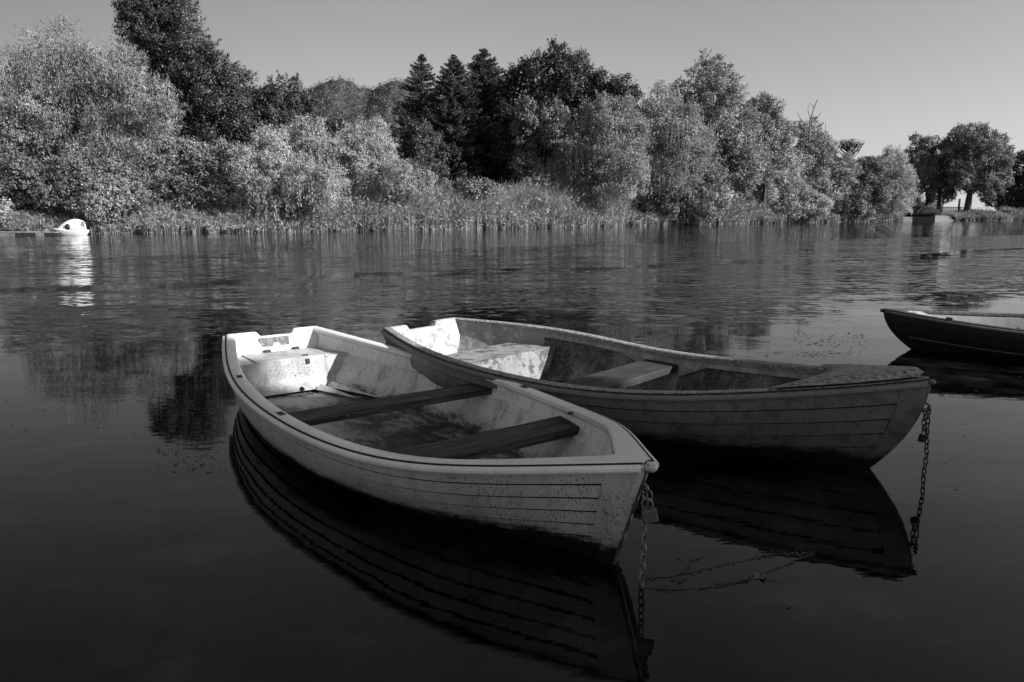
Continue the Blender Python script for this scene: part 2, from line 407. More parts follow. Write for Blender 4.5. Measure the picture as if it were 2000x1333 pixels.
def tree(name, label, cat, blobs, D, col, leaf=.125, dens=62, clump=.75, r0=.28, group=None, basepx=None, trans=.25, willow=0, aspect=.6, var=.35, fork=.35):
    xc_ = base_for(blobs, D)[0]; D = max(D, shore(xc_) + 2.0)
    b = base_for(blobs, D)
    if basepx is not None:
        X = at(basepx, 420, D).x; b = (X, D, land_h(X, D - shore(X)))
    root = empty(name, b, label=label, cat=cat, group=group)
    o = np.array(b)
    CORE.clear(); C, DN = broadleaf_crown(blobs, D, leaf, dens, clump); K = np.concatenate(CORE)
    if willow:
        # hanging strands of narrow leaves
        S = []
        for bl in blobs:
            c, r = blob3(bl, D); ns = int(17 * r[0] * (r[2] + r[1]) * min(1, willow))
            d = rng.normal(0, 1, (ns, 3)); d[:, 2] = abs(d[:, 2]) * .8 - .25; d[:, 1] = np.where(d[:, 1] > .5, -d[:, 1], d[:, 1]); d /= np.linalg.norm(d, axis=1, keepdims=True)
            st = c + d * r * rng.uniform(.85, 1.08, (ns, 1))
            for p, dn in zip(st, d):
                L = willow * rng.uniform(.4, 1.3); k = int(L / .06)
                t = np.sort(rng.random(k))[:, None]; out_ = np.array([dn[0], dn[1], 0]) * .35
                q = p + out_ * np.sqrt(t) * L * .6 + np.array([0, 0, -1]) * (t ** 1.5) * L + np.array([0, 0, .3]) * (t * (1 - t)) + rng.normal(0, .05, (k, 3))
                S.append(q)
        S = np.concatenate(S); S = S[S[:, 2] > .15]
        V1 = leaf_quads(C - o, rng.uniform(.7, 1.3, len(C)) * leaf * 1.1, aspect=.42, droop=.45, direction=DN)
        V2 = leaf_quads(S - o, rng.uniform(.8, 1.4, len(S)) * leaf * 1.2, aspect=.26, droop=.8, direction=np.array([0, -.45, .1]))
        V = np.concatenate([V1, V2]); n = len(C) + len(S)
    else:
        V = leaf_quads(C - o, rng.uniform(.6, 1.35, len(C)) * leaf * 1.1, up=.15, aspect=aspect * 1.2, direction=DN); n = len(C)
    V = np.concatenate([V, leaf_quads(K - o, rng.uniform(.3, .5, len(K)), aspect=.6)]); n += len(K)
    LEAFN[0] += n
    me = quadmesh('crown', V, n); link('crown', me, col, root)
    g = trunk_mesh(b, blobs, D, r0, fork); g.v = [tuple(Vector(p) - Vector(b)) for p in g.v]
    g.build('trunk', M_bark, root)
    return root

L_willow = mat_leaf('willow_leaves', .25, trans=.2)
L_willow2 = mat_leaf('pale_willow_leaves', .35, trans=.2)
L_mid = mat_leaf('mid_leaves', .16)
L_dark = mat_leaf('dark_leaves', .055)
L_poplar = mat_leaf('poplar_leaves', .06, var=.25)
L_conifer = mat_leaf('conifer_needles', .045, trans=.1)
L_pine = mat_leaf('pine_needles', .032, trans=.1)
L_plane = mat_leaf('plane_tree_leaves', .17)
L_bush = mat_leaf('bush_leaves', .2)
L_reed = mat_leaf('reed_blades', .25, var=.3, scale=.25)
L_grass = mat_leaf('grass_blades', .2)

TREES = [
 # name, label, category, blobs, D, material, options
 ('willow_tree', 'broad pale willow towering at the far left edge of the photo', 'tree', [(60,160,48,60),(120,130,60,62),(185,150,60,60),(35,250,45,60),(95,240,65,70),(160,240,60,70),(60,330,50,45)], 58, L_willow, dict(willow=.9, r0=.45, clump=.9, dens=62)),
 ('willow_tree', 'leaning pale willow just left of the tall dark poplar', 'tree', [(245,160,52,58),(300,205,50,55),(225,235,55,55),(280,270,55,50),(240,320,50,50),(215,280,40,50),(290,330,45,40),(180,320,40,40)], 57, L_willow, dict(willow=.9, r0=.45, clump=.85, dens=62)),
 ('poplar_tree', 'very tall dark poplar whose top reaches the upper edge', 'tree', [(280,30,38,45),(330,40,48,55),(310,110,60,70),(360,110,58,70),(385,190,60,75),(425,150,38,50),(440,215,42,60),(410,270,50,60),(340,210,60,70)], 68, L_poplar, dict(r0=.5, clump=.8, dens=62, leaf=.14)),
 ('broadleaf_bush', 'dark rounded bush behind the jetty at the left edge', 'bush', [(25,290,42,50),(10,360,40,50),(70,360,50,55),(120,400,40,35),(45,400,40,30)], 54, L_mid, dict(r0=.15)),
 ('broadleaf_bush', 'leafy bush with layered branches above the small white boat', 'bush', [(150,345,45,35),(190,390,48,42),(130,385,40,40),(250,380,40,42),(210,340,35,30)], 53.5, L_bush, dict(r0=.15)),
 ('shore_bush', 'small pale bush overhanging the jetty at the left corner', 'bush', [(5,425,30,26),(25,440,18,14)], 49.5, L_willow2, dict(r0=.08, clump=.5)),
 ('broadleaf_tree', 'dark broadleaf tree between the poplar and the distant hill', 'tree', [(505,205,42,45),(555,200,45,42),(530,260,65,55),(590,225,38,40),(480,270,45,60),(600,280,45,45)], 70, L_poplar, dict(leaf=.14)),
 ('broadleaf_tree', 'mid grey rounded tree standing in front of the distant hill', 'tree', [(650,275,42,36),(700,270,42,34),(640,300,45,36),(745,290,34,34),(690,310,50,36)], 76, mat_leaf('hill_foot_leaves', .085), dict(leaf=.15)),
 ('broadleaf_bush', 'spreading leafy bush at the foot of the tall poplar', 'bush', [(350,320,42,38),(400,320,45,42),(370,370,52,38),(430,365,45,45),(320,365,38,38),(455,320,32,32)], 56, L_bush, dict(r0=.18)),
 ('willow_tree', 'bright weeping willow with a domed crown left of centre', 'tree', [(535,300,44,42),(500,345,42,48),(555,355,52,50),(600,360,42,50),(545,400,40,24),(640,365,36,40),(470,330,24,34)], 57, L_willow2, dict(willow=1.5, r0=.25, clump=.7)),
 ('willow_tree', 'small weeping willow rising behind the bright domed willow', 'tree', [(600,262,32,30),(625,300,38,36),(650,325,32,34)], 61, L_willow2, dict(willow=1.1, r0=.2, clump=.7)),
 ('willow_tree', 'bright weeping willow with exposed boughs above the reed bed', 'tree', [(715,275,46,38),(690,310,36,40),(745,315,34,36),(780,350,36,30),(820,355,24,22),(715,345,36,28)], 62, L_willow2, dict(willow=1.4, r0=.22, clump=.7)),
 ('broadleaf_tree', 'dark egg shaped tree in front of the spruces', 'tree', [(812,270,32,36),(835,300,34,42),(805,320,38,40),(845,335,24,28)], 67, L_dark if False else L_poplar, dict(leaf=.14, r0=.2)),
 ('pine_tree', 'massive dark pine with a domed top right of the spruces', 'pine', [(1080,150,52,46),(1035,180,42,48),(1125,160,38,42),(1040,250,55,65),(1110,230,62,60),(1190,190,44,36),(1170,230,50,50),(1000,300,45,70),(985,240,30,60),(1060,320,60,60),(1215,210,24,24)], 82, L_pine, dict(leaf=.2, clump=.9, dens=62, r0=.5, aspect=.45, var=.2)),
 ('broadleaf_tree', 'slim light tree glowing against the dark pine', 'tree', [(1030,225,20,28),(1028,265,26,34),(1075,235,30,30),(1085,262,26,24),(1022,320,20,32),(1010,355,14,18)], 76, L_mid, dict(leaf=.14, r0=.15, clump=.6)),
 ('willow_tree', 'wide weeping willow behind the tall reeds right of centre', 'tree', [(1185,225,38,36),(1130,290,44,38),(1190,280,46,50),(1080,335,42,34),(1140,340,55,40),(1215,330,45,50),(1045,365,26,20),(1230,250,32,36)], 76, L_willow, dict(willow=1.8, r0=.3, clump=.8, leaf=.15, dens=46)),
 ('willow_tree', 'tall weeping willow with a pointed crown beside the wide willow', 'tree', [(1290,215,38,36),(1275,260,46,50),(1320,255,46,50),(1310,310,58,50),(1350,285,30,46),(1255,320,44,48),(1300,350,50,26)], 80, L_willow, dict(willow=2.0, r0=.3, clump=.8, leaf=.15, dens=46)),
 ('broadleaf_bush', 'light leafy bush reaching down to the water right of the reeds', 'bush', [(1275,395,45,32),(1330,375,50,42),(1370,360,42,36),(1375,400,40,32),(1310,410,45,22)], 83, L_bush, dict(leaf=.14, r0=.12)),
 ('broadleaf_tree', 'tallest open crowned tree to the right of the weeping willows', 'tree', [(1385,150,36,36),(1415,160,22,30),(1325,180,16,20),(1345,210,16,22),(1395,200,42,42),(1430,225,36,38),(1400,260,46,50),(1440,290,46,50),(1400,320,50,44),(1450,340,42,40)], 92, L_willow, dict(leaf=.155, clump=.8, r0=.35, dens=46)),
 ('broadleaf_tree', 'feathery tree with a twin pointed top right of the tallest open one', 'tree', [(1480,215,22,24),(1505,215,20,22),(1490,250,38,36),(1520,270,26,34),(1490,300,44,40),(1470,340,36,34)], 94, L_willow, dict(leaf=.155, clump=.8, r0=.3, dens=46)),
 ('broadleaf_bush', 'pale billowing bush low over the water at right', 'bush', [(1520,335,40,30),(1505,380,44,40),(1555,395,38,30),(1590,405,28,24),(1460,400,34,28),(1535,415,40,16)], 98, L_willow2, dict(leaf=.14, r0=.15)),
 ('broadleaf_tree', 'leafy tree from which bare dead branches stick up', 'tree', [(1575,262,26,26),(1590,290,32,28),(1565,310,34,30),(1615,335,38,32),(1590,370,44,28),(1640,350,32,26)], 101, L_willow, dict(leaf=.15, r0=.22)),
 ('broadleaf_tree', 'small dark tree behind the flat topped cedar', 'tree', [(1618,300,14,12),(1636,325,20,18),(1610,310,16,20)], 118, L_dark, dict(leaf=.17, r0=.2)),
 ('broadleaf_bush', 'dark low bush with fallen boughs at the waterline', 'bush', [(1640,400,34,26),(1625,375,26,24),(1670,410,28,18)], 103, L_mid, dict(leaf=.14, r0=.12)),
 ('broadleaf_tree', 'broad soft tree with a rounded crown left of the stone quay', 'tree', [(1698,322,20,12),(1675,340,32,24),(1680,380,40,40),(1650,350,22,26),(1715,360,32,40)], 106, L_mid, dict(leaf=.15, r0=.3)),
 ('willow_tree', 'light feathery willow leaning right towards the plane trees', 'tree', [(1740,310,24,18),(1745,335,30,24),(1735,370,36,34),(1760,365,20,30),(1740,400,36,22),(1715,330,20,18)], 108, L_willow2, dict(leaf=.15, willow=.6, r0=.25)),
 ('plane_tree', 'slim plane tree first in the row behind the quay', 'tree', [(1795,290,22,22),(1785,320,20,26),(1800,335,22,28),(1795,370,24,18)], 120, L_plane, dict(leaf=.17, r0=.28, basepx=1798, fork=.3)),
 ('plane_tree', 'plane tree with a leaning pale trunk in the middle of the row', 'tree', [(1835,300,26,26),(1825,335,26,28),(1850,345,24,26),(1835,370,24,14),(1862,275,18,20)], 122, L_plane, dict(leaf=.17, r0=.32, basepx=1832, fork=.3)),
 ('plane_tree', 'large round plane tree with a thick dark trunk at right', 'tree', [(1905,275,34,30),(1880,290,30,32),(1930,300,34,36),(1900,325,44,38),(1940,335,30,30),(1875,345,26,26),(1915,362,40,18)], 118, L_plane, dict(leaf=.17, r0=.5, basepx=1886, fork=.32)),
 ('broadleaf_tree', 'dark tree cut off by the right edge of the photo', 'tree', [(1995,330,22,26),(1975,320,12,12),(1990,375,26,28),(2020,350,30,50)], 124, L_dark, dict(leaf=.17, r0=.3)),
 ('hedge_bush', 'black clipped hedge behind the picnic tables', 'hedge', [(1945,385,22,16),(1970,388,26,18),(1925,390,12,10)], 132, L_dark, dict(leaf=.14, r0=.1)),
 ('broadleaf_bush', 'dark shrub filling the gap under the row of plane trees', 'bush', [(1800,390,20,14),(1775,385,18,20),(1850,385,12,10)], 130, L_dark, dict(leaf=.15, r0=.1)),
 ('broadleaf_bush', 'low dense bush mounded on the bank behind the reed bed', 'bush', [(920,372,44,18),(850,370,30,16),(700,385,30,18)], 69, L_mid, dict(leaf=.17, r0=.06, clump=.5)),
]
for (nm, lb, ct, bl, D, mt, kw) in TREES:
    tree(nm, lb, ct, bl, D, mt, **kw)

# spruces
def spruce(px, ytop, ybase, halfw, D, label, dens=1.0):
    top = at(px, ytop, D); X = top.x; zb = land_h(X, D - shore(X)); H = top.z - zb
    root = empty('spruce_tree', (X, D, zb), label=label, cat='tree', group='dark spruces at the middle of the far bank')
    Rm = halfw * D / FPX; S = []; n = 0; g = MB()
    g.tube([(0, 0, -.3), (0, 0, H * .5), (0, 0, H)], [.35, .2, .02], 8)
    z = H * .04
    while z < H - .15:
        t = 1 - z / H; r = Rm * 1.12 * (1 - math.exp(-t * 3.2)); nb = int(10 + 9 * t)
        for k in range(nb):
            a = random.uniform(0, 2 * math.pi)
            if math.sin(a) > .6: continue
            L = r * random.uniform(.55, 1.2) + .1
            up = .16 * (1 - t); m = int((L / .05) * (3.2 + 5.5 * t) * dens) + 4
            s = rng.random((m, 1)) ** .75; dx, dy = math.cos(a), math.sin(a)
            side = rng.normal(0, 1, (m, 1)) * (.08 + .16 * L * .3 * (1 - s * .8))
            hang = -rng.random((m, 1)) * min(.12 + .42 * t, r * .35)
            p = np.concatenate([dx * s * L - dy * side, dy * s * L + dx * side, z + s * L * (up - .28 * t) + (s ** 3) * L * .14 + hang], 1)
            S.append(p)
            if r > .3: g.tube([(0, 0, z), (dx * L * .5, dy * L * .5, z + L * .5 * (up - .28 * t)), (dx * L, dy * L, z + L * (up - .06 * t))], [.04, .025, .01], 4, cap=False)
        z += random.uniform(.24, .42) * (.75 + .3 * t) / dens
    S = np.concatenate(S); LEAFN[0] += len(S)
    V = leaf_quads(S, rng.uniform(.12, .25, len(S)), aspect=.3, droop=.5)
    link('crown', quadmesh('crown', V, len(S)), L_conifer, root)
    root.rotation_euler = (0, random.uniform(-.03, .03), random.uniform(0, .4)); g.build('trunk', M_bark, root)
spruce(815, 103, 385, 62, 84, 'pointed dark spruce nearest the distant hill, first of the tall three', .95)
spruce(878, 106, 385, 66, 80, 'dark spruce with a ragged top in the middle of the tall three', 1.35)
spruce(950, 92, 385, 76, 86, 'tallest dark spruce standing beside the massive pine', 1.2)
spruce(915, 190, 385, 50, 90, 'shorter dark spruce half hidden between the tall spruces')

# ------------------------------------------------------------------ dead wood
def limb_tree(name, label, cat, segs, D, mat, basez=None):
    p0 = at(*segs[0][0], D); root = empty(name, (p0.x, p0.y, p0.z), label=label, cat=cat)
    g = MB()
    for pts, r1, r2 in [(s[:-2], s[-2], s[-1]) for s in segs]:
        P = [at(x, y, D + random.uniform(-.8, .8) * (i > 0)) - p0 for i, (x, y) in enumerate(pts)]
        rr = list(np.linspace(r1, r2, len(P))); g.tube(P, rr, 6)
    g.build('branches', mat, root)
    return root
limb_tree('dead_branches', 'bare dead branches sticking up above the leafy tree at right', 'dead tree',
 [((1582,300),(1580,270),(1583,235),(1590,210),(1597,194),.16,.03),((1581,262),(1570,240),(1560,228),(1558,218),.08,.02),((1583,240),(1595,232),(1603,222),(1604,216),.07,.02),
  ((1583,255),(1600,262),(1612,258),(1613,240),.08,.02),((1590,212),(1585,205),(1580,200),.04,.015),((1581,280),(1598,268),(1608,262),(1612,275),.06,.02),((1583,235),(1578,215),(1580,202),.05,.015)], 99, mat_rough('grey_dead_wood', .06, .12, 3))
cedar = [((1659,350),(1660,325),(1659,308),(1661,290),(1660,279),.34,.05)]
for i in range(30):
    ex = 1628 + 66 * i / 29 + random.uniform(-2, 2); dx = ex - 1660; rr = abs(dx) / 34
    y0 = 286 + 34 * rr * random.uniform(.5, 1.1); ey = 274 + 6 * rr ** 2 + random.uniform(-2, 5); u = random.uniform(.75, 1)
    cedar.append(((1660, y0), (1660 + dx * .3 * u, y0 - 3 - 3 * rr), (1660 + dx * .65 * u, y0 - (y0 - ey) * .45), (1660 + dx * .88 * u, y0 - (y0 - ey) * .8), (1660 + dx * u, ey), .09, .02))
    for _ in range(6):
        q = random.uniform(.55, 1); sx = 1660 + dx * q * u; sy = y0 - (y0 - ey) * (q ** 1.6)
        cedar.append(((sx, sy), (sx + random.uniform(-4, 4), sy - 2), (sx + random.uniform(-8, 8), max(272, sy - random.uniform(1, 6))), .035, .015))
limb_tree('cedar_tree', 'flat topped cedar with bare spreading limbs on the skyline', 'tree', cedar, 112, mat_rough('cedar_wood', .04, .08, 3))
limb_tree('fallen_branch', 'fallen bare branches trailing into the water left of the quay', 'branch',
 [((1650,434),(1680,431),(1710,427),(1740,424),.16,.06),((1640,436),(1662,425),(1672,418),.12,.03),((1700,430),(1725,432),(1745,427),.08,.03),((1655,434),(1675,427),(1700,421),.08,.03)], 105, M_deadwood)
limb_tree('fallen_branch', 'pale arching dead branches under the light bush by the reeds', 'branch',
 [((1232,438),(1245,424),(1262,421),(1276,428),.07,.03),((1240,438),(1256,427),(1272,433),(1280,440),.06,.02),((1228,440),(1240,432),(1255,432),.05,.02)], 78.5, M_deadwood)

# ------------------------------------------------------------------ reeds and grass
def blades(name, label, px0, px1, n, depth, hfun, mat, width=.05, cat='reeds', d0=-.1, dpow=1.0):
    X0 = at(px0, 430, 60).x; V = []
    px = rng.uniform(px0, px1, n)
    # find X on the shore for each pixel column
    tab = np.array([(1000 + FPX * x / (shore(x) * math.cos(PITCH)) , x) for x in np.linspace(-60, 120, 800)])
    X = np.interp(px, tab[:, 0], tab[:, 1]); S = np.interp(X, [p[0] for p in SHORE], [p[1] for p in SHORE])
    d = d0 + depth * rng.random(n) ** dpow; Y = S + d; X = X * (Y / S)
    rag = np.array([mnoise.noise((x * .45, 3.3, 1.0)) + .5 * mnoise.noise((x * 1.7, 8.3, 1.0)) for x in X]); d = d + np.clip(rag, -.1, 1) * 1.3; Y = S + d
    z0 = np.array([max(-.02, land_h(0, q)) for q in d]) * 1.0
    nn = np.array([mnoise.noise((x * .35, y * .35, 1.0)) for x, y in zip(X, Y)])
    n2 = np.array([mnoise.noise((x * 1.3, y * 1.3, 7.0)) for x, y in zip(X, Y)])
    H = hfun(px, d) * (1 + .5 * nn + .35 * n2) * rng.uniform(.45, 1.1, n)
    a = rng.uniform(0, 2 * math.pi, n); lean = rng.normal(0, .2, n) + .12 + .5 * (rng.random(n) < .08); ld = rng.normal(.5, 1.3, n)
    base = np.stack([X, Y, z0], 1); wv = np.stack([np.cos(a), np.sin(a) * .5, np.zeros(n)], 1) * width * rng.uniform(.6, 1.4, (n, 1))
    lv = np.stack([np.cos(ld), np.sin(ld), np.zeros(n)], 1) * (lean * H)[:, None]
    mid = base + lv * .35 + np.stack([0 * H, 0 * H, H * .6], 1); tip = base + lv * 1.6 + np.stack([0 * H, 0 * H, H * rng.uniform(.8, 1, n)], 1)
    Q = np.empty((n, 2, 4, 3)); Q[:, 0, 0] = base - wv; Q[:, 0, 1] = base + wv; Q[:, 0, 2] = mid + wv * .8; Q[:, 0, 3] = mid - wv * .8
    Q[:, 1, 0] = mid - wv * .8; Q[:, 1, 1] = mid + wv * .8; Q[:, 1, 2] = tip + wv * .15; Q[:, 1, 3] = tip - wv * .15
    # side leaves on each stem
    k = 2 * n; idx = rng.integers(0, n, k); t = rng.uniform(.15, .95, k)[:, None]
    c = base[idx] * (1 - t) + tip[idx] * t; 
    V2 = leaf_quads(c, rng.uniform(.25, .6, k), aspect=.14, droop=.1)
    LEAFN[0] += 4 * n
    o = link(name, quadmesh(name, np.concatenate([Q.reshape(-1, 3), V2]), 2 * n + k), mat)
    tag(o, label, cat, kind='stuff'); return o
def reed_h(px, d):
    h = np.interp(px, [170, 300, 420, 560, 660, 760, 900, 1000, 1150, 1215, 1240], [1.4, 1.8, 1.6, 1.8, 3.0, 3.5, 2.9, 3.0, 3.2, 2.4, 1.0])
    return h * np.clip(.45 + d * .22, .4, 1.05)
blades('reed_bed', 'long bed of tall reeds along the far bank', 175, 1235, 60000, 6.5, reed_h, L_reed, .035)
blades('shore_grass', 'low sedge fringing the waterline under the trees at right', 1236, 1765, 12000, 3.0, lambda p, d: np.full_like(p, 1.1), L_grass, .045, 'grass')
blades('bank_grass', 'rough grass on the bank behind the jetty', 20, 200, 5000, 3.5, lambda p, d: np.full_like(p, 1.0), L_grass, .03, 'grass')
blades('waterside_grass', 'pale grass at the waterline between the bushes at right', 1400, 1510, 5000, 3, lambda p, d: np.interp(p, [1400, 1440, 1490, 1510], [2.0, 2.6, 1.8, .8]), L_reed, .05, 'grass')
blades('lawn_edge_grass', 'tufted grass edging the lawn beside the plane trees', 1868, 2040, 9000, 4, lambda p, d: np.full_like(p, 1.0), L_grass, .05, 'grass')

# ------------------------------------------------------------------ right bank: quay, lawn, tables
M_stone_l = mat_rough('pale_stone', .14, .28, 1.5); M_stone_d = mat_rough('shade_dark_stone', .006, .016, 2); M_stone_d.node_tree.nodes['Principled BSDF'].inputs['Specular IOR Level'].default_value = .08; M_dark.node_tree.nodes['Principled BSDF'].inputs['Specular IOR Level'].default_value = .15  # dark stone carries the quay block's shade in its colour
def px_box(g, x0, x1, y0, y1, D, depth):
    a = at(x0, y1, D); b = at(x1, y0, D)
    g.box(((a.x + b.x) / 2, D + depth / 2, (a.z + b.z) / 2), (b.x - a.x, depth, b.z - a.z)); return g
def thing_mb(name, g, mat, label, cat, bevel=0, group=None):
    v = np.array(g.v); c = Vector(((v[:, 0].min() + v[:, 0].max()) / 2, (v[:, 1].min() + v[:, 1].max()) / 2, v[:, 2].min()))
    g.v = [tuple(Vector(p) - c) for p in g.v]
    o = g.build(name, mat, smooth=False, bevel=bevel, loc=c); tag(o, label, cat, group); return o
g = px_box(MB(), 1783, 1827, 419, 434, 110, 5); px_box(g, 1779, 1829, 416.5, 419, 109.8, 5.4)
thing_mb('stone_quay', g, M_stone_d, 'dark block shaped quay wall at the water edge below the plane trees', 'quay')
g = px_box(MB(), 1754, 1782.5, 424, 434, 109, 4)
thing_mb('stone_quay', g, M_stone_l, 'low pale stone landing left of the dark quay wall', 'quay')
g = px_box(MB(), 1722, 1752, 421, 434, 108.5, 3)
thing_mb('stone_quay', g, M_stone_d, 'dark landing block under the feathery willow', 'quay')
g = MB(); a = at(1830, 433, 111); b = at(1868, 433, 114.5)
g.grid([[(a.x, a.y, -.2), (b.x, b.y, -.2)], [(a.x + .3, a.y + 2.5, .75), (b.x + .3, b.y + 2.5, .75)], [(a.x, a.y + 7, 1.0), (b.x, b.y + 7, 1.0)]])
thing_mb('slipway', g, mat_rough('pale_gravel', .08, .18, 2), 'pale sloping slipway right of the dark quay wall', 'slipway')
g = MB()
for i in range(26):
    p = at(1828 + i * 2, 416, 119); g.box((p.x, 119, p.z + .45), (.06, .06, .95))
for zz in (.25, .8):
    a = at(1828, 416, 119); b = at(1880, 416, 119); g.box(((a.x + b.x) / 2, 119.06, a.z + zz), (b.x - a.x, .05, .08))
thing_mb('picket_fence', g, M_rust, 'low thin fence along the lawn above the slipway', 'fence')
# upturned tarpaulin covered mound
g = MB(); c = at(1812, 416, 116); P = []
for i in range(9):
    t = i / 8; P.append([(c.x + (t - .5) * 3.0, c.y + 1.0 * math.cos(math.pi * j / 8), c.z - .3 + (1.15 * math.sin(math.pi * j / 8)) * (math.sin(math.pi * (.1 + .8 * t)) ** .4)) for j in range(9)])
g.grid(P); g.face([P[0][j] for j in range(9)]); g.face([P[-1][j] for j in range(9)][::-1])
thing_mb('upturned_boat', g, M_dark, 'dark upturned boat lying on the lawn above the quay', 'boat')
# pampas grass
def pampas():
    c = at(1789, 417, 113); n = 2600; a = rng.uniform(0, 2 * math.pi, n); L = rng.uniform(1.2, 2.1, n); s = rng.random(n)
    r = .25 + s * 1.2; tip = np.stack([np.cos(a) * r, np.sin(a) * r, L * (1 - .35 * s)], 1); b = np.stack([np.cos(a) * .2, np.sin(a) * .2, 0 * a], 1)
    m = (b + tip) / 2 + np.array([0, 0, .35]); wv = np.stack([-np.sin(a), np.cos(a), 0 * a], 1) * .03
    Q = np.empty((n, 2, 4, 3)); Q[:, 0, 0] = b - wv; Q[:, 0, 1] = b + wv; Q[:, 0, 2] = m + wv; Q[:, 0, 3] = m - wv
    Q[:, 1, 0] = m - wv; Q[:, 1, 1] = m + wv; Q[:, 1, 2] = tip + wv * .2; Q[:, 1, 3] = tip - wv * .2
    root = empty('pampas_grass', c, label='round pampas grass clump with pale plumes beside the quay', cat='plant')
    link('foliage', quadmesh('foliage', Q.reshape(-1, 3), 2 * n), L_grass, root)
    V = []
    for i in range(13):
        t = Vector((random.uniform(-1.2, 1.2), random.uniform(-.5, .5), random.uniform(2.0, 2.7)))
        k = 60; q = np.array(t)[None] + np.concatenate([rng.normal(0, .09, (k, 2)), rng.uniform(-.4, .35, (k, 1))], 1); V.append(q)
    V = np.concatenate(V); link('plume', quadmesh('plume', leaf_quads(V, np.full(len(V), .22), aspect=.4, droop=.6), len(V)), mat_leaf('plume', .6, var=.1), root)
pampas()
def picnic(px, label):
    p = at(px, 413, 121); X = p.x; z = land_h(X, 121 - shore(X)) 
    root = empty('picnic_table', (X, 121, z), R(12), label=label, cat='table', group='picnic tables on the lawn')
    m = M_deadwood
    g = MB(); [g.box((0, -.33 + .165 * i, .75 + .6), (2.0, .15, .05)) for i in range(5)]; g.build('table_top', m, root, smooth=False)
    for s in (-1, 1):
        g = MB(); g.box((0, s * .75, .45 + .6), (2.0, .28, .05)); g.build('bench', m, root, smooth=False)
    for s in (-.75, .75):
        g = MB(); g.tube([(s, -.85, .0), (s, -.25, 1.35)], .05, 6); g.tube([(s, .85, .0), (s, .25, 1.35)], .05, 6); g.tube([(s, -.85, 1.03), (s, .85, 1.03)], .04, 6); g.build('leg', m, root)
picnic(1922, 'wooden picnic table on the lawn just right of the thick plane trunk')
picnic(1962, 'wooden picnic table on the lawn farther right before the black hedge')
# sunlit pale field seen under the plane trees
g = MB(); a = at(1840, 412, 150); b = at(1945, 412, 150)
g.box(((a.x + b.x) / 2, 150, 2.4), (b.x - a.x, .5, 5.2)); px_box(g, 1838, 1947, 368, 370.5, 149.7, 1.1)
thing_mb('garden_wall', g, mat_rough('pale_render', .5, .62, .4, bd=.01), 'pale sunlit garden wall seen beneath the plane trees', 'wall')
g = MB(); p = at(1872, 413, 135); g.box((p.x, 135, p.z + 1.0), (.25, .25, 2.2)); g.box((p.x, 135, p.z + 2.14), (.34, .34, .08))
thing_mb('gate_post', g, M_rust, 'short dark post in front of the pale wall under the plane trees', 'post')

# ------------------------------------------------------------------ left bank: jetty and small boat
def jetty():
    root = empty('jetty', (at(60, 455, 48.6).x, 48.6, 0), label='low weathered jetty running from the left edge to the small white boat', cat='jetty')
    ox = root.location.x
    md = mat_rough('jetty_planks', .12, .3, 2); mk = mat_rough('jetty_dark', .015, .04, 3)
    x0 = at(-25, 455, 48).x - ox; x1 = at(118, 455, 48.6).x - ox
    g = MB(); n = 34
    for i in range(n):
        xx = x0 + (x1 - x0) * (i + .5) / n; g.box((xx, 0, .2 + random.uniform(-.008, .008)), ((x1 - x0) / n - .012, 1.1, .05))
    g.build('deck', md, root, smooth=False)
    for xa, xb, c in ((28, 67, mk), (85, 112, mk)):
        g = MB(); A = at(xa, 455, 48).x - ox; B = at(xb, 455, 48).x - ox; g.box(((A + B) / 2, -.5, .06), (B - A, .08, .2)); g.build('fascia', c, root, smooth=False)
    for xa, xb in ((-20, 27), (68, 84)):
        g = MB(); A = at(xa, 455, 48).x - ox; B = at(xb, 455, 48).x - ox; g.box(((A + B) / 2, -.51, .055), (B - A, .08, .21)); g.build('float', M_stone_l, root, smooth=False)
    for xx in (-10, 40, 75, 112):
        g = MB(); A = at(xx, 455, 48.6).x - ox; g.tube([(A, .3, -.6), (A, .3, .32)], .07, 8); g.build('post', mk, root)
jetty()
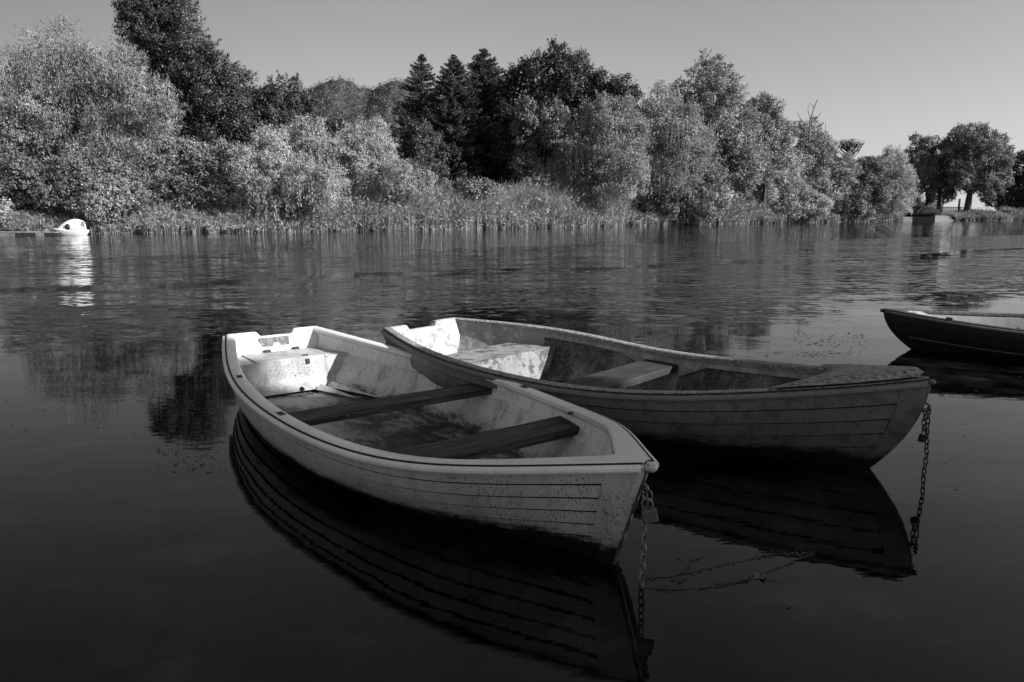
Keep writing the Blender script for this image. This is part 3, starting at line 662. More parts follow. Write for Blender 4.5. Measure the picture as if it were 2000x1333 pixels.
def small_boat():
    c = onz(141, 459.5, 0); root = empty('small_boat', c, R(8), label='small white boat with a raised rounded hood moored at the jetty', cat='boat')
    m = mat_plain('white_fibreglass', .8, .35)
    n = 24; g = MB(); P = []
    for k, (zz, sc) in enumerate([(-.1, .75), (.02, .9), (.2, 1.0), (.3, 1.03), (.33, 1.0), (.33, .86), (.18, .8), (.14, .0)]):
        row = []
        for i in range(n):
            a = 2 * math.pi * i / n; x = math.cos(a); y = math.sin(a)
            x = math.copysign(abs(x) ** .7, x); y = math.copysign(abs(y) ** .8, y)
            row.append((x * 1.0 * sc * (1.0), y * .62 * sc, zz + (.12 * max(0, -x) if k in (2, 3, 4, 5) else 0)))
        P.append(row)
    g.grid(P, closed_u=True); g.build('hull', m, root)
    # hood: a tilted half dome, open to the right
    g = MB(); P = []
    for i in range(15):
        u = i / 14; row = []
        for j in range(15):
            v = math.pi * j / 14
            x = -.65 + 1.35 * u; h = .66 * math.sin(math.pi * min(1, .08 + u * .62)) ** .8
            row.append((x, -.55 * math.cos(v) * (.55 + .45 * math.sin(math.pi * (.15 + .6 * u))), .34 + h * math.sin(v)))
        P.append(row)
    g.grid(P); o = g.build('hood', m, root); sm = o.modifiers.new('t', 'SOLIDIFY'); sm.thickness = .04
    g = MB(); P = [[(.02 + .16 * math.sin(math.pi * i / 8) * math.cos(2 * math.pi * j / 10), -.58 + .06 * math.sin(2 * math.pi * j / 10) * math.sin(math.pi * i / 8), .55 - .2 * math.cos(math.pi * i / 8)) for j in range(10)] for i in range(9)]
    g.grid(P, closed_u=True); g.build('seat', M_rust, root)
    g = MB(); g.tube([(.62 + .2 * math.cos(a), -.3, .42 + .1 * math.sin(a)) for a in np.linspace(0, 6.28, 14)], .05, 8, cap=False); g.build('armrest', m, root)
    g = MB(); g.box((-.9, -.3, .2), (.35, .45, .2)); g.build('bow_locker', M_dark, root, smooth=False, bevel=.04)
    g = MB(); g.tube([(-1.0, 0, .35), (-1.45, -.1, .5)], .025, 6); g.build('handle', M_metal, root)
small_boat()

# ------------------------------------------------------------------ boats
def spline(xk, yk):
    xk = np.array(xk, float); yk = np.array(yk, float); n = len(xk); hh = np.diff(xk)
    A = np.zeros((n, n)); b = np.zeros(n); A[0, 0] = A[-1, -1] = 1
    for i in range(1, n - 1):
        A[i, i-1] = hh[i-1]; A[i, i] = 2 * (hh[i-1] + hh[i]); A[i, i+1] = hh[i]; b[i] = 6 * ((yk[i+1] - yk[i]) / hh[i] - (yk[i] - yk[i-1]) / hh[i-1])
    m = np.linalg.solve(A, b)
    def f(x):
        i = int(np.clip(np.searchsorted(xk, x) - 1, 0, n - 2)); t = x - xk[i]; u = xk[i+1] - x; hi = hh[i]
        return float((m[i] * u**3 + m[i+1] * t**3) / (6 * hi) + (yk[i] / hi - m[i] * hi / 6) * u + (yk[i+1] / hi - m[i+1] * hi / 6) * t)
    return f
SKN = [0, .25, .5, .7, .85, .95, 1]
class Hull:
    def __init__(s, L, bk, zk, swl, rp, keel):
        s.L = L; s.b = spline(SKN, list(bk) + [.022]); s.z = spline([0, .25, .5, .75, 1], zk); s.swl = swl; s.rp = rp
        s.k = spline([0, .2, .55, .85, 1], keel); s.uw = s.z(1) / (s.z(1) - s.k(1))
    def nm(s, t):
        n = np.interp(t, [0, .3, .6, .85, 1], [2.5, 2.7, 2.6, 1.8, 1.3]); m = np.interp(t, [0, .3, .6, .85, 1], [.55, .5, .52, .68, .85]); return n, m
    def y(s, t, u):
        n, m = s.nm(t); return s.b(t) * max(0, 1 - min(1, max(0, u)) ** n) ** m
    def zz(s, t, u): return s.z(t) + (s.k(t) - s.z(t)) * u
    def uz(s, t, z): return (s.z(t) - z) / (s.z(t) - s.k(t))
    def x(s, t, u):
        lp = 1 - (1 - s.swl) * (max(0, u) / s.uw) ** s.rp
        return s.L * t * (1 - (1 - lp) * t ** 4) + .07 * u * (1 - t) ** 6
    def pt(s, t, u, side=1, off=0):
        e = .01; y = s.y(t, u); z = s.zz(t, u)
        dy = s.y(t, min(1, u + e)) - s.y(t, max(0, u - e)); dz = s.zz(t, min(1, u + e)) - s.zz(t, max(0, u - e))
        l = math.hypot(dy, dz) + 1e-9; ny, nz = -dz / l, dy / l
        return Vector((s.x(t, u), side * (max(0, y + ny * off)), z + nz * off))
    def yz(s, t, z): return s.y(t, s.uz(t, z))
    def xz(s, t, z): return s.x(t, s.uz(t, z))
TS = list(np.concatenate([np.linspace(0, .8, 41), np.linspace(.82, .94, 13), np.linspace(.95, 1, 9)]))

def hull_shell(H, edges, lap, name, mat, root):
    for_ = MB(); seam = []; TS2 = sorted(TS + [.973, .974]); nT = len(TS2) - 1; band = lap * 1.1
    for side in (1, -1):
        rows = []; ns = []
        for i in range(len(edges) - 1):
            last = i == len(edges) - 2
            seq = [(edges[i] + (.020 if i else 0), 0), ((edges[i] + edges[i+1]) / 2, lap * .5), (edges[i+1], lap * (0 if last else 1))]
            if not last: seq += [(edges[i+1] + .004, -.004), (edges[i+1] + .014, -.004)]
            for u, o in seq:
                rows.append([H.pt(t, u, side, (o if t < .9735 else band) if t < .9999 else 0) for t in TS2])
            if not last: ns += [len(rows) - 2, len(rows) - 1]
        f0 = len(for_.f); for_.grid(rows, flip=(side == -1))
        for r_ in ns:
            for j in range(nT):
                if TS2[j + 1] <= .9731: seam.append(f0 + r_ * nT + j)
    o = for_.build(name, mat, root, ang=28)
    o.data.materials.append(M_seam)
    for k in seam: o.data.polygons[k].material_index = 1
    return o
def cap_strip(H, inner, name, mat, root, outer=.004, drop=.03, tmax=1.0, rise=0):
    g = MB(); ts = [t for t in TS if t <= tmax]
    for side in (1, -1):
        rows = []
        def edge(f): return [f(t) for t in ts]
        rows.append(edge(lambda t: (H.x(t, 0), side * (H.b(t) + outer), H.z(t) - drop)))
        rows.append(edge(lambda t: (H.x(t, 0), side * (H.b(t) + outer), H.z(t) - .006 + rise)))
        rows.append(edge(lambda t: (H.x(t, 0), side * (H.b(t) + outer - .008), H.z(t) + .001 + rise)))
        rows.append(edge(lambda t: (H.x(t, 0), side * (inner(t) + .012 if inner(t) > .015 else inner(t)), H.z(t) + .003 + rise)))
        rows.append(edge(lambda t: (H.x(t, 0), side * inner(t), H.z(t) - .006 + rise)))
        rows.append(edge(lambda t: (H.x(t, 0), side * inner(t), H.z(t) - .03 + rise)))
        g.grid(rows, flip=(side == -1))
    return g.build(name, mat, root, ang=40)
def rub_rail(H, name, mat, root, r=.019, out=.022, dz=.028, n=10):
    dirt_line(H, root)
    for side in (1, -1):
        g = MB(); g.tube([(H.x(t, .0) , side * (H.b(t) + out), H.z(t) - dz) for t in TS], r, n)
        g.build(name, mat, root)
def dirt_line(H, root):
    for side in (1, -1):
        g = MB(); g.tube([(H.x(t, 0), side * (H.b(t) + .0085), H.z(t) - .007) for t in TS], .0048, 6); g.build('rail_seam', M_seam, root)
def stem_piece(H, mat, root, w=.034, tipr=.024):
    g = MB(); us = np.linspace(0.02, 1, 22); rows = []
    for dy, dx in ((-w * 1.5, -.06), (-w, -.004), (-w * .45, .012), (w * .45, .012), (w, -.004), (w * 1.5, -.06)):
        rows.append([(H.x(1, u) + dx, dy, H.zz(1, u)) for u in us])
    g.grid(rows, flip=True); g.build('stem', mat, root, ang=30)
    g = MB(); P = []
    for i in range(8):
        a = math.pi * i / 7; P.append([(H.L + .014 - 1.5 * tipr * math.cos(a), tipr * math.sin(a) * math.cos(b_) * 1.1, H.z(1) - .024 + tipr * math.sin(a) * math.sin(b_)) for b_ in np.linspace(0, 2 * math.pi, 10, endpoint=False)])
    g.grid(P, closed_u=True); g.build('bow_knob', mat, root)
def transom(H, mat, root, notch, nd, thick=.05, cap=.0):
    """plate across the stern with a notch between y=notch[0] and notch[1]"""
    zt = H.z(0) + .004; bt = H.b(0)
    def top(y):
        z = zt
        c = bt - abs(y)
        if c < .07: z = zt - .035 * (1 - c / .07) ** 2
        a = min(1, max(0, (y - notch[0] + .05) / .05)); b_ = min(1, max(0, (notch[1] + .05 - y) / .05)); s_ = min(a, b_); s_ = s_ * s_ * (3 - 2 * s_)
        return z - nd * s_
    ys = sorted(set(list(np.linspace(-bt, bt, 41)) + [notch[0] + k for k in (-.05, -.04, -.03, -.02, -.01, 0)] + [notch[1] + k for k in (.05, .04, .03, .02, .01, 0)]))
    def bot(y):
        lo, hi = 0, 1
        for _ in range(24):
            mi = (lo + hi) / 2
            if H.y(0, mi) > abs(y): lo = mi
            else: hi = mi
        return H.zz(0, lo)
    g = MB(); rows = []
    def X(z): return H.x(0, max(0, H.uz(0, z)))
    for f in (lambda y: (X(bot(y)) - .004, bot(y)), lambda y: (X(top(y)) - .004, top(y) - .008), lambda y: (X(top(y)) + .006, top(y)), lambda y: (X(top(y)) + thick - .006, top(y)), lambda y: (X(top(y)) + thick + .004, top(y) - .008), lambda y: (X(bot(y)) + thick + .03, bot(y))):
        rows.append([(f(y)[0], y, max(f(y)[1], bot(y))) for y in ys])
    g.grid(rows); g.build('transom', mat, root, ang=50)
    return top
def link_ring(g, c, rot, a=.028, b=.017, r=.0048, tilt=0.0, dirv=None):
    """one stadium shaped chain link in the plane spanned by the run of the chain and the rot angle"""
    pts = []
    d = Vector(dirv).normalized(); s = Vector((math.cos(rot), math.sin(rot), 0)); s = (s - d * s.dot(d)).normalized()
    for k in range(16):
        an = 2 * math.pi * k / 16; x = math.cos(an); y = math.sin(an)
        pts.append(Vector(c) + d * (math.copysign(abs(x) ** .8, x) * a) + s * (math.copysign(abs(y) ** .7, y) * b))
    pts.append(pts[0]); pts_t = pts
    g.tube(pts_t, r, 6, cap=False)

# --- boat one: pale dinghy -------------------------------------------------
M_white_in = mat_gelcoat('pale_gelcoat_inside', .80, .18, speck=.8, rough=.5, streak=.75)
M_white_out = mat_gelcoat('pale_gelcoat_outside', .50, .09, speck=1.0, grime_z=.10, rough=.45, streak=.5)
M_seat = mat_gelcoat('stained_seat_gelcoat', .46, .12, speck=1.1, rough=.5, streak=.95, blotch=.22, blotch_c=.16)
M_low = mat_gelcoat('grubby_lower_gelcoat', .72, .12, speck=1.0, rough=.5, streak=.9, grime_z=.03)
M_white_rail = mat_gelcoat('pale_gelcoat_rail', .80, .2, speck=.35, rough=.3, streak=.25)
M_thwart = mat_rough('dark_wet_wood', .006, .085, 4, bscale=26, bd=.008, rough=.75, stretch=(9, .6, 9), ramp_=(.42, .68))
def floor_mat():
    m, nt, b = newmat('grimy_floor')
    n1 = tex(nt, 'noise', 1.7, detail=4, rough=.5); n2 = tex(nt, 'noise', 14, detail=9, rough=.75, stretch=(.5, 1.2, 1))
    s = mth(nt, 'ADD', mth(nt, 'MULTIPLY', n1, .55), mth(nt, 'MULTIPLY', n2, .45))
    X = objz(nt)[0]; g_ = mth(nt, 'MULTIPLY', mth(nt, 'SUBTRACT', X, 1.0), .035, clamp=False)
    s = mth(nt, 'SUBTRACT', s, g_)
    setc(nt, b, ramp(nt, s, [(.42, .008), (.47, .05), (.52, .22), (.6, .36)])); b.inputs['Roughness'].default_value = .6
    bump(nt, b, n2, .004); return m
M_floor = floor_mat()

def pale_dinghy():
    H = Hull(4.768, [.426, .731, .854, .769, .532, .200], [.492, .411, .385, .396, .547], .957, 1.02, [-.02, -.13, -.17, -.14, -.11])
    root = empty('rowing_boat', (-2.239, 6.879, 0), -.938, label='pale weathered dinghy with two dark wooden thwarts, nearest the camera', cat='boat', group='moored rowing boats')
    edges = [.05, .165, .28, .395, .51, .62, .73, .86, 1.0]
    hull_shell(H, edges, .009, 'hull', M_white_out, root)
    s0, s1 = .80, .955
    def tap(t): return 1 if t < s0 else (0 if t >= s1 else math.sqrt(1 - ((t - s0) / (s1 - s0)) ** 2.6))
    inner = lambda t: max(0, (H.b(t) - .078)) * tap(t)
    cap_strip(H, inner, 'gunwale', M_white_rail, root)
    rub_rail(H, 'rub_rail', M_white_rail, root)
    stem_piece(H, M_white_out, root, w=.036)
    top = transom(H, M_white_in, root, (-.13, .14), .045)
    # inner shell: upper wall, ledge, lower wall, floor
    ts = [t for t in np.linspace(.008, s1, 90)]
    zl = lambda t: .25 + .35 * (H.z(t) - .39)
    zf = lambda t: max(H.k(t) + .07, -.015 + .0 * t)
    def row(fy, fz):
        return [[(H.xz(t, fz(t)), sd_ * fy(t), fz(t)) for t in ts] for sd_ in (1, -1)]
    yu = lambda t, z: max(0, min((H.yz(t, z) - .045), 9)) * tap(t)
    specs = [(inner, lambda t: H.z(t) - .02), (lambda t: yu(t, H.z(t) - .06), lambda t: H.z(t) - .06),
             (lambda t: yu(t, zl(t) + .012), lambda t: zl(t) + .012), (lambda t: max(0, yu(t, zl(t)) - .006), lambda t: zl(t) + .001),
             (lambda t: max(0, yu(t, zl(t)) - .028), lambda t: zl(t) - .004)]
    g = MB()
    for i, sd_ in enumerate((1, -1)):
        g.grid([row(a, b_)[i] for a, b_ in specs], flip=(sd_ == 1))
    g.build('upper_side', M_white_in, root, ang=30)
    low = [(lambda t: max(0, yu(t, zl(t)) - .028), lambda t: zl(t) - .004), (lambda t: max(0, yu(t, zl(t) - .1) - .035) , lambda t: zl(t) - .1),
           (lambda t: max(0, yu(t, zf(t) + .07) - .035), lambda t: zf(t) + .07), (lambda t: max(0, yu(t, zf(t) + .03) - .06), lambda t: zf(t) + .02)]
    g = MB()
    for i, sd_ in enumerate((1, -1)):
        g.grid([row(a, b_)[i] for a, b_ in low], flip=(sd_ == 1))
    g.build('lower_side', M_low, root, ang=30)
    g = MB(); yfl = lambda t: max(0, yu(t, zf(t) + .03) - .055)
    g.grid([[(H.xz(t, zf(t)), k * yfl(t), zf(t) + .021 - .006 * (1 - abs(k)) ) for t in ts] for k in (-1, -.6, -.2, .2, .6, 1)], flip=False)
    g.build('floor', M_floor, root)
    # stern seat box
    xs_, xf = .03, .52; zt = .298
    g = MB(); tt = lambda x: x / H.L; yy = lambda x, z: yu(max(.006, tt(x)), z) - .004
    X = np.linspace(xs_, xf, 8)
    g.grid([[(x, k * yy(x, zt), zt) for x in X] for k in np.linspace(-1, 1, 9)], flip=True)
    zfr = np.linspace(zt, .03, 9)
    P = []
    for k in np.linspace(-1, 1, 13):
        P.append([(xf + .02 * (i / 8) + .10 * max(0, (i - 5) / 3) ** 2, k * max(.05, yy(xf + .02, z) - .02 * (i > 0)), z) for i, z in enumerate(zfr)])
    g.grid(P, flip=True)
    g.build('stern_seat', M_seat, root, ang=40)
    g = MB(); g.grid([[(x, k, zt + .012) for x in np.linspace(.10, xf - .012, 4)] for k in (-.33, 0, .33)], flip=True)
    g.grid([[(xf - .012, k, zt + .012 - d) for k in (-.33, 0, .33)] for d in (0, .012)])
    g.grid([[(x, .33, zt + .012 - d) for x in (xf - .012, .1)] for d in (0, .012)]); g.grid([[(x, -.33, zt + .012 - d) for x in (.1, xf - .012)] for d in (0, .012)])
    lid = g.build('seat_lid', M_seat, root, smooth=False)
    for y in (-.1, .17):
        g = MB(); g.box((.10, y, zt + .018), (.06, .05, .012)); g.box((.1, y, zt + .027), (.018, .06, .012)); g.build('hinge', M_rust, root, smooth=False)
    g = MB(); g.box((xf - .05, .12, zt + .017), (.03, .045, .012)); g.build('latch', M_rust, root, smooth=False)
    g = MB(); g.box((xf + .008, .12, zt - .03), (.012, .035, .05)); g.build('hasp', M_rust, root, smooth=False, bevel=.004)
    # drain plug
    g = MB(); g.tube([(.61, .02, .05), (.655, .02, .048)], [.014, .013], 12); g.build('drain_plug', M_dark, root)
    # low moulded fins on the floor
    for (xa, ya, xb, yb) in ((.66, .18, 1.15, .30), (.62, .30, 1.25, .46)):
        g = MB(); g.face([(xa, ya, .075), (xb, yb, .03), (xa + .03, ya + .09, .03)]); g.face([(xa, ya, .075), (xa + .0, ya - .05, .03), (xb, yb, .03)]); g.build('floor_fin', M_white_in, root, smooth=False)
    g = MB(); g.box((1.42, .43, .02), (.17, .10, .05), rot=.35); g.box((1.42, .43, .047), (.07, .016, .006), rot=.35); g.build('foot_brace', M_white_in, root, smooth=False, bevel=.008)
    # thwarts
    for (xa, xb, yb) in ((2.225, 2.445, 0), (3.335, 3.6, 0)):
        za = zl((xa + xb) / 2 / H.L)
        g = MB(); w1 = yu(xa / H.L, za + .03) - .004; w2 = yu(xb / H.L, za + .03) - .004; zt_ = za + .052
        P = []
        for k in np.linspace(-1, 1, 17):
            y1, y2 = k * w1, k * w2; s_ = .002 * math.sin(k * 9)
            P.append([(xa, y1, za + .002), (xa, y1, zt_ - .006 + s_), (xa + .008, y1, zt_ + s_), (xb - .008, y2, zt_ + s_), (xb, y2, zt_ - .006 + s_), (xb, y2, za + .002), (xa, y1, za + .002)])
        g.grid(P, flip=True); g.face(P[0][:6]); g.face(P[-1][:6][::-1])
        th = g.build('thwart', M_thwart, root, ang=30)
        for y in (.12, -.35) if xa < 3 else (-.02, -.4):
            g = MB(); g.tube([(xb, y, za + .028), (xb + .006, y, za + .028)], .008, 10); g.build('bolt', M_metal, th)
        for y in (.4, .25):
            g = MB(); g.tube([(xa + .1 + (.1 if y < .3 else 0), y, zt_), (xa + .1 + (.1 if y < .3 else 0), y, zt_ + .003)], .008, 10); g.build('bolt', M_metal, th)
    # engine pad on the transom
    xp = .075; zt0 = H.z(0) - .045
    out = [(-.165, -.008), (.115, -.008), (.118, -.02), (.118, -.095), (.105, -.108), (.05, -.108), (.035, -.09), (.02, -.062), (-.025, -.062), (-.042, -.095), (-.052, -.108), (-.12, -.115), (-.132, -.105), (-.168, -.02)]
    out = [(y + .0, z + zt0) for y, z in out]
    g = MB(); xq = lambda z: .062 + .035 * (zt0 - z)
    F = [(xq(z) + .012, y, z) for y, z in out]; Bk = [(xq(z) - .005, y, z) for y, z in out]
    g.face(F[::-1]); n = len(F)
    for i in range(n): g.face([F[i], F[(i + 1) % n], Bk[(i + 1) % n], Bk[i]])
    g.build('engine_pad', mat_rough('worn_grey_pad', .10, .3, 30, ramp_=(.4, .7)), root, smooth=False)
    # rowlock sockets let into the gunwale
    for (t, s_) in ((.30, -1), (.53, -1), (.36, 1), (.595, 1)):
        hh = MB(); c = Vector((H.x(t, 0), s_ * (H.b(t) - .036), H.z(t) + .004))
        dx = (H.b(t + .01) - H.b(t - .01)) / (H.L * .02) * s_
        hh.box(c, (.075, .04, .006), rot=math.atan(dx)); k = hh.build('rowlock_socket', M_rust, root, smooth=False, bevel=.004)
        hh = MB(); hh.tube([c + Vector((0, 0, .002)), c + Vector((0, 0, .0045))], .013, 12); hh.build('socket_hole', M_dark, k)
    g = MB(); t = .74; g.tube([(H.x(t, 0), H.b(t) - .085, H.z(t) - .02), (H.x(t, 0), H.b(t) - .11, H.z(t) - .018)], .01, 8); g.build('bolt', M_rust, root)
    # eye bolt on the stem
    g = MB(); ze = .42; xe = H.xz(1, ze)
    g.tube([(xe - .01, 0, ze), (xe + .02, 0, ze)], .008, 8)
    g.tube([(xe + .032 + .02 * math.cos(a), 0, ze - .003 + .02 * math.sin(a)) for a in np.linspace(0, 2 * math.pi, 16)], .0055, 8, cap=False)
    g.build('eye_bolt', M_metal, root)
    # split, worn lip down the stem edge
    g = MB(); g.tube([(H.x(1, u) + .012 + .006 * math.sin(u * 40), .0, H.zz(1, u)) for u in np.linspace(.05, .9, 26)], .010, 6); g.build('keel_strip', mat_rough('chipped_strip', .01, .12, 30), root)
    return root, H, Vector((xe + .036, 0, ze - .026))
def world_of(root, p):
    ca, sa = math.cos(root.rotation_euler.z), math.sin(root.rotation_euler.z)
    return Vector((root.location.x + p[0] * ca - p[1] * sa, root.location.y + p[0] * sa + p[1] * ca, p[2]))
b1, H1, eye1 = pale_dinghy()

def chain(label, pts, a, b, r, group='mooring chains'):
    """separate links threaded along a hanging path"""
    root = empty('mooring_chain', pts[0], label=label, cat='chain', group=group)
    P = [Vector(p) for p in pts]; seg = [(P[i + 1] - P[i]).length for i in range(len(P) - 1)]; T = sum(seg); pitch = 2 * (a - r) - .001
    n = int(T / pitch) + 1
    for k in range(n):
        s = k * pitch; i = 0
        while i < len(seg) - 1 and s > seg[i]: s -= seg[i]; i += 1
        c = P[i].lerp(P[i + 1], min(1.2, s / seg[i])); d = P[i + 1] - P[i]
        g = MB(); link_ring(g, c - P[0], (.55 if k % 2 else .55 + math.pi / 2) + random.uniform(-.2, .2), a, b, r, dirv=d)
        g.build('link', M_metal, root)
    return root
e1 = world_of(b1, eye1); wpt = onz(1252, 1147, 0)
chain('bright steel chain hanging from the bow of the pale dinghy into the water', [e1, e1.lerp(wpt, .5) + Vector((.004, 0, 0)), wpt + (wpt - e1) * .12], .0245, .013, .0037)
q = e1 + Vector((.018, -.01, -.004))
chain('short doubled loop of chain hooked on the bow eye of the pale dinghy', [q, q + Vector((.004, 0, -.05)), q + Vector((-.002, 0, -.10))], .0235, .0125, .0037)
def padlock(loc, label, s=1.0, rz=.3, tilt=0, mat=None, style=0):
    root = empty('padlock', loc, rz, label=label, cat='padlock'); root.rotation_euler = (0, tilt, rz)
    g = MB(); g.box((0, 0, -.03 * s), (.058 * s, .02 * s, .05 * s)); g.build('lock_body', mat or mat_rough('worn_lock', .05, .16, 40), root, smooth=False, bevel=.005)
    g = MB(); g.tube([(-.019 * s, 0, -.008 * s), (-.019 * s, 0, .02 * s)] + [(-.019 * s * math.cos(a), 0, .02 * s + .019 * s * math.sin(a)) for a in np.linspace(.2, 2.9, 9)] + [(.019 * s, 0, .02 * s), (.019 * s, 0, -.008 * s)], .0042 * s, 8)
    g.build('shackle', M_metal, root)
pl = Vector(tuple(at(1266, 994, e1.y - .03)))
padlock(pl, 'scuffed square padlock tilted on the chain of the pale dinghy', 1.15, rz=-.1, tilt=-.25)

def mat_mould():
    m, nt, b = newmat('mouldy_fibreglass')
    f = tex(nt, 'noise', 70, detail=6, rough=.8); c = tex(nt, 'noise', 3.5, detail=6, rough=.65, stretch=(1, 1, .5)); st = tex(nt, 'noise', 14, detail=5, rough=.7, stretch=(1, 1, .15))
    v = mth(nt, 'ADD', mth(nt, 'MULTIPLY', f, .55), mth(nt, 'ADD', mth(nt, 'MULTIPLY', c, .33), mth(nt, 'MULTIPLY', st, .12)))
    setc(nt, b, ramp(nt, v, [(.40, .012), (.47, .07), (.53, .20), (.60, .38)])); b.inputs['Roughness'].default_value = .85
    bump(nt, b, f, .006); return m
# --- boat two: grimy dark boat ------------------------------------------------
M_grime_out = mat_gelcoat('dark_paint_outside', .15, .05, speck=.7, grime_z=.10, rough=.45, streak=.5, blotch=.35, blotch_c=.02)
M_grime_in = mat_gelcoat('flaking_grey_paint', .26, .10, speck=.9, rough=.6, streak=.2, blotch=.5, blotch_c=.5)
M_mould = mat_mould()
M_moss = mat_rough('mossy_rail', .05, .40, 55, bscale=70, bd=.004, ramp_=(.36, .66), stretch=(.6, 1, 1))
M_white2 = mat_gelcoat('chipped_white_paint', .52, .2, speck=1.2, rough=.5, streak=.5, blotch=.75, blotch_c=.10)
M_bench2 = mat_rough('mouldy_shaded_bench', .010, .038, 8, bscale=40, bd=.004, stretch=(1, .5, 1))  # mould tone, darkened further to stand for shade on the bench
def grimy_boat():
    H = Hull(4.468, [.465, .867, .859, .707, .432, .191], [.514, .459, .399, .469, .627], .934, 2.0, [-.03, -.14, -.17, -.13, -.10])
    root = empty('rowing_boat', (-.895, 7.225, 0), -.7206, label='grimy dark hulled boat with a mossy foredeck moored behind the pale dinghy', cat='boat', group='moored rowing boats')
    hull_shell(H, [.05, .19, .33, .47, .61, .75, .88, 1.0], .014, 'hull', M_grime_out, root)
    td = .855
    inner = lambda t: max(0, H.b(t) - .085) * (1 if t < .93 else max(0, 1 - (t - .93) / .05))
    cap_strip(H, inner, 'gunwale', M_moss, root, drop=.035)
    rub_rail(H, 'rub_rail', mat_gelcoat('grey_rub_rail', .17, .06, speck=.6, rough=.45), root, r=.019, out=.02, dz=.034)
    stem_piece(H, M_grime_out, root, w=.018, tipr=.017)
    transom(H, M_white2, root, (-.19, .10), .05, thick=.06)
    ts = list(np.linspace(.006, .93, 120)); s2 = lambda a, b_, x: (lambda q: q * q * (3 - 2 * q))(min(1, max(0, (x - a) / (b_ - a))))
    # 0 = flush wall, 1 = recessed panel where the bare hull shows
    def rec(t): return max(s2(.205, .215, t) * (1 - s2(.475, .485, t)), s2(.535, .55, t) * (1 - s2(.88, .89, t)))
    def zband(t):
        z = H.z(t) - .095
        for a, b_ in ((.40, .482), (.54, .60)):
            if a < t < b_:
                q = (t - a) / (b_ - a); q = q if a < .5 else 1 - q; z -= .11 * q
        return z
    yi = lambda t, z: max(0, H.yz(t, z) - .05); yo = lambda t, z: max(0, H.yz(t, z) - .018)
    zf = lambda t: H.k(t) + .08
    def mk(f): return [f(t) for t in ts]
    for nm, mat, rows in (('upper_side', M_grime_in, [(inner, lambda t: H.z(t) - .02), (lambda t: yi(t, H.z(t) - .06) - .012, lambda t: H.z(t) - .06), (lambda t: yi(t, zband(t)) - .012, lambda t: zband(t)), (lambda t: yo(t, zband(t)) if rec(t) > .5 else yi(t, zband(t)) - .012, lambda t: zband(t) + .0)]),):
        g = MB()
        for sd_ in (1, -1):
            g.grid([mk(lambda t, a=a, b_=b_: (H.xz(t, b_(t)), sd_ * a(t), b_(t))) for a, b_ in rows], flip=(sd_ == 1))
        g.build(nm, mat, root, ang=30)
    for ta, tb, mt in ((.0, .209, M_grime_in), (.209, .481, M_mould), (.481, .542, M_grime_in), (.542, .95, M_mould)):
        tsub = [ta + .0] * (ta > 0) + [t for t in ts if ta < t < tb] + [tb] * (tb < .94); g = MB()
        for sd_ in (1, -1):
            rows = []
            for k in range(7):
                f = k / 6
                def F(t, f=f):
                    z = zband(t) + (zf(t) - zband(t)) * f; y = yo(t, z) * rec(t) + max(0, yi(t, z) - .012) * (1 - rec(t)); return (H.xz(t, z), sd_ * y, z)
                rows.append([F(t) for t in tsub])
            rows.append([(H.xz(t, zf(t)), 0, zf(t)) for t in tsub]); g.grid(rows, flip=(sd_ == 1))
        g.build('lower_side', mt, root, ang=30)
    # stern seat
    zt = .30; xf = 1.06; g = MB(); X = np.linspace(.60, xf, 10); yy = lambda x, z: max(.02, yi(max(.005, x / H.L), z) - .008)
    g.grid([[(x, k * yy(x, zt), zt) for x in X] for k in np.linspace(-1, 1, 9)], flip=True)
    g.grid([[(xf + .02 * i / 5, k * yy(xf, z), z) for i, z in enumerate(np.linspace(zt, -.05, 6))] for k in np.linspace(-1, 1, 11)], flip=True)
    g.grid([[(.60, k * yy(.60, z), z) for z in np.linspace(-.02, zt, 5)] for k in np.linspace(-1, 1, 9)], flip=True)
    g.build('stern_seat', mat_gelcoat('flaking_seat_paint', .30, .12, speck=1.3, rough=.6, streak=.7, blotch=.85, blotch_c=.06), root, ang=40)
    # bench
    xa, xb = 2.06, 2.41; g = MB(); P = []
    for k in np.linspace(-1, 1, 13):
        w1 = yo(xa / H.L, .28); P.append([(xa, k * w1, .245), (xa, k * w1, .292), (xa + .01, k * w1, .3), (xb - .01, k * w1, .3), (xb, k * w1, .292), (xb, k * w1, .245), (xa, k * w1, .245)])
    g.grid(P, flip=True); g.face(P[0][:6]); g.face(P[-1][:6][::-1]); g.build('thwart', M_bench2, root, ang=30)
    # mossy foredeck
    g = MB(); P = []
    for k in np.linspace(-1, 1, 17):
        row = []
        for q in np.linspace(0, 1, 14):
            ta = .872 - .045 * abs(k) ** 2; t = ta + (.992 - ta) * q; h = .016 + .045 * (1 - abs(k) ** 4) * min(1, q * 6 + .3) * min(1, (1 - q) * 8 + .3)
            row.append((H.x(t, 0), k * (H.b(t) - .002), H.z(t) + h + .006 * mnoise.noise((t * 60, k * 9, 0))))
        P.append([(row[0][0], row[0][1], row[0][2] - .05)] + row)
    g.grid(P, flip=True); g.build('foredeck', M_moss, root, ang=60)
    g = MB(); xe = H.xz(1, .46)
    g.tube([(xe - .02, 0, .475), (xe + .015, 0, .475), (xe + .038, 0, .458), (xe + .04, 0, .436), (xe + .02, 0, .42), (xe - .02, 0, .425)], .007, 8)
    g.build('bow_ring', M_rust, root)
    return root, H, Vector((xe + .036, 0, .43))
b2, H2, eye2 = grimy_boat()
e2 = world_of(b2, eye2); w2 = onz(1803, 928, 0)
M_chain_sv = M_metal; M_metal = M_rust
chain('thin dark chain hanging from the bow of the grimy boat', [e2, e2.lerp(w2, .35), e2.lerp(w2, .7) + Vector((.01, 0, 0)), w2 + Vector((.0, 0, -.04))], .0215, .0105, .0038)
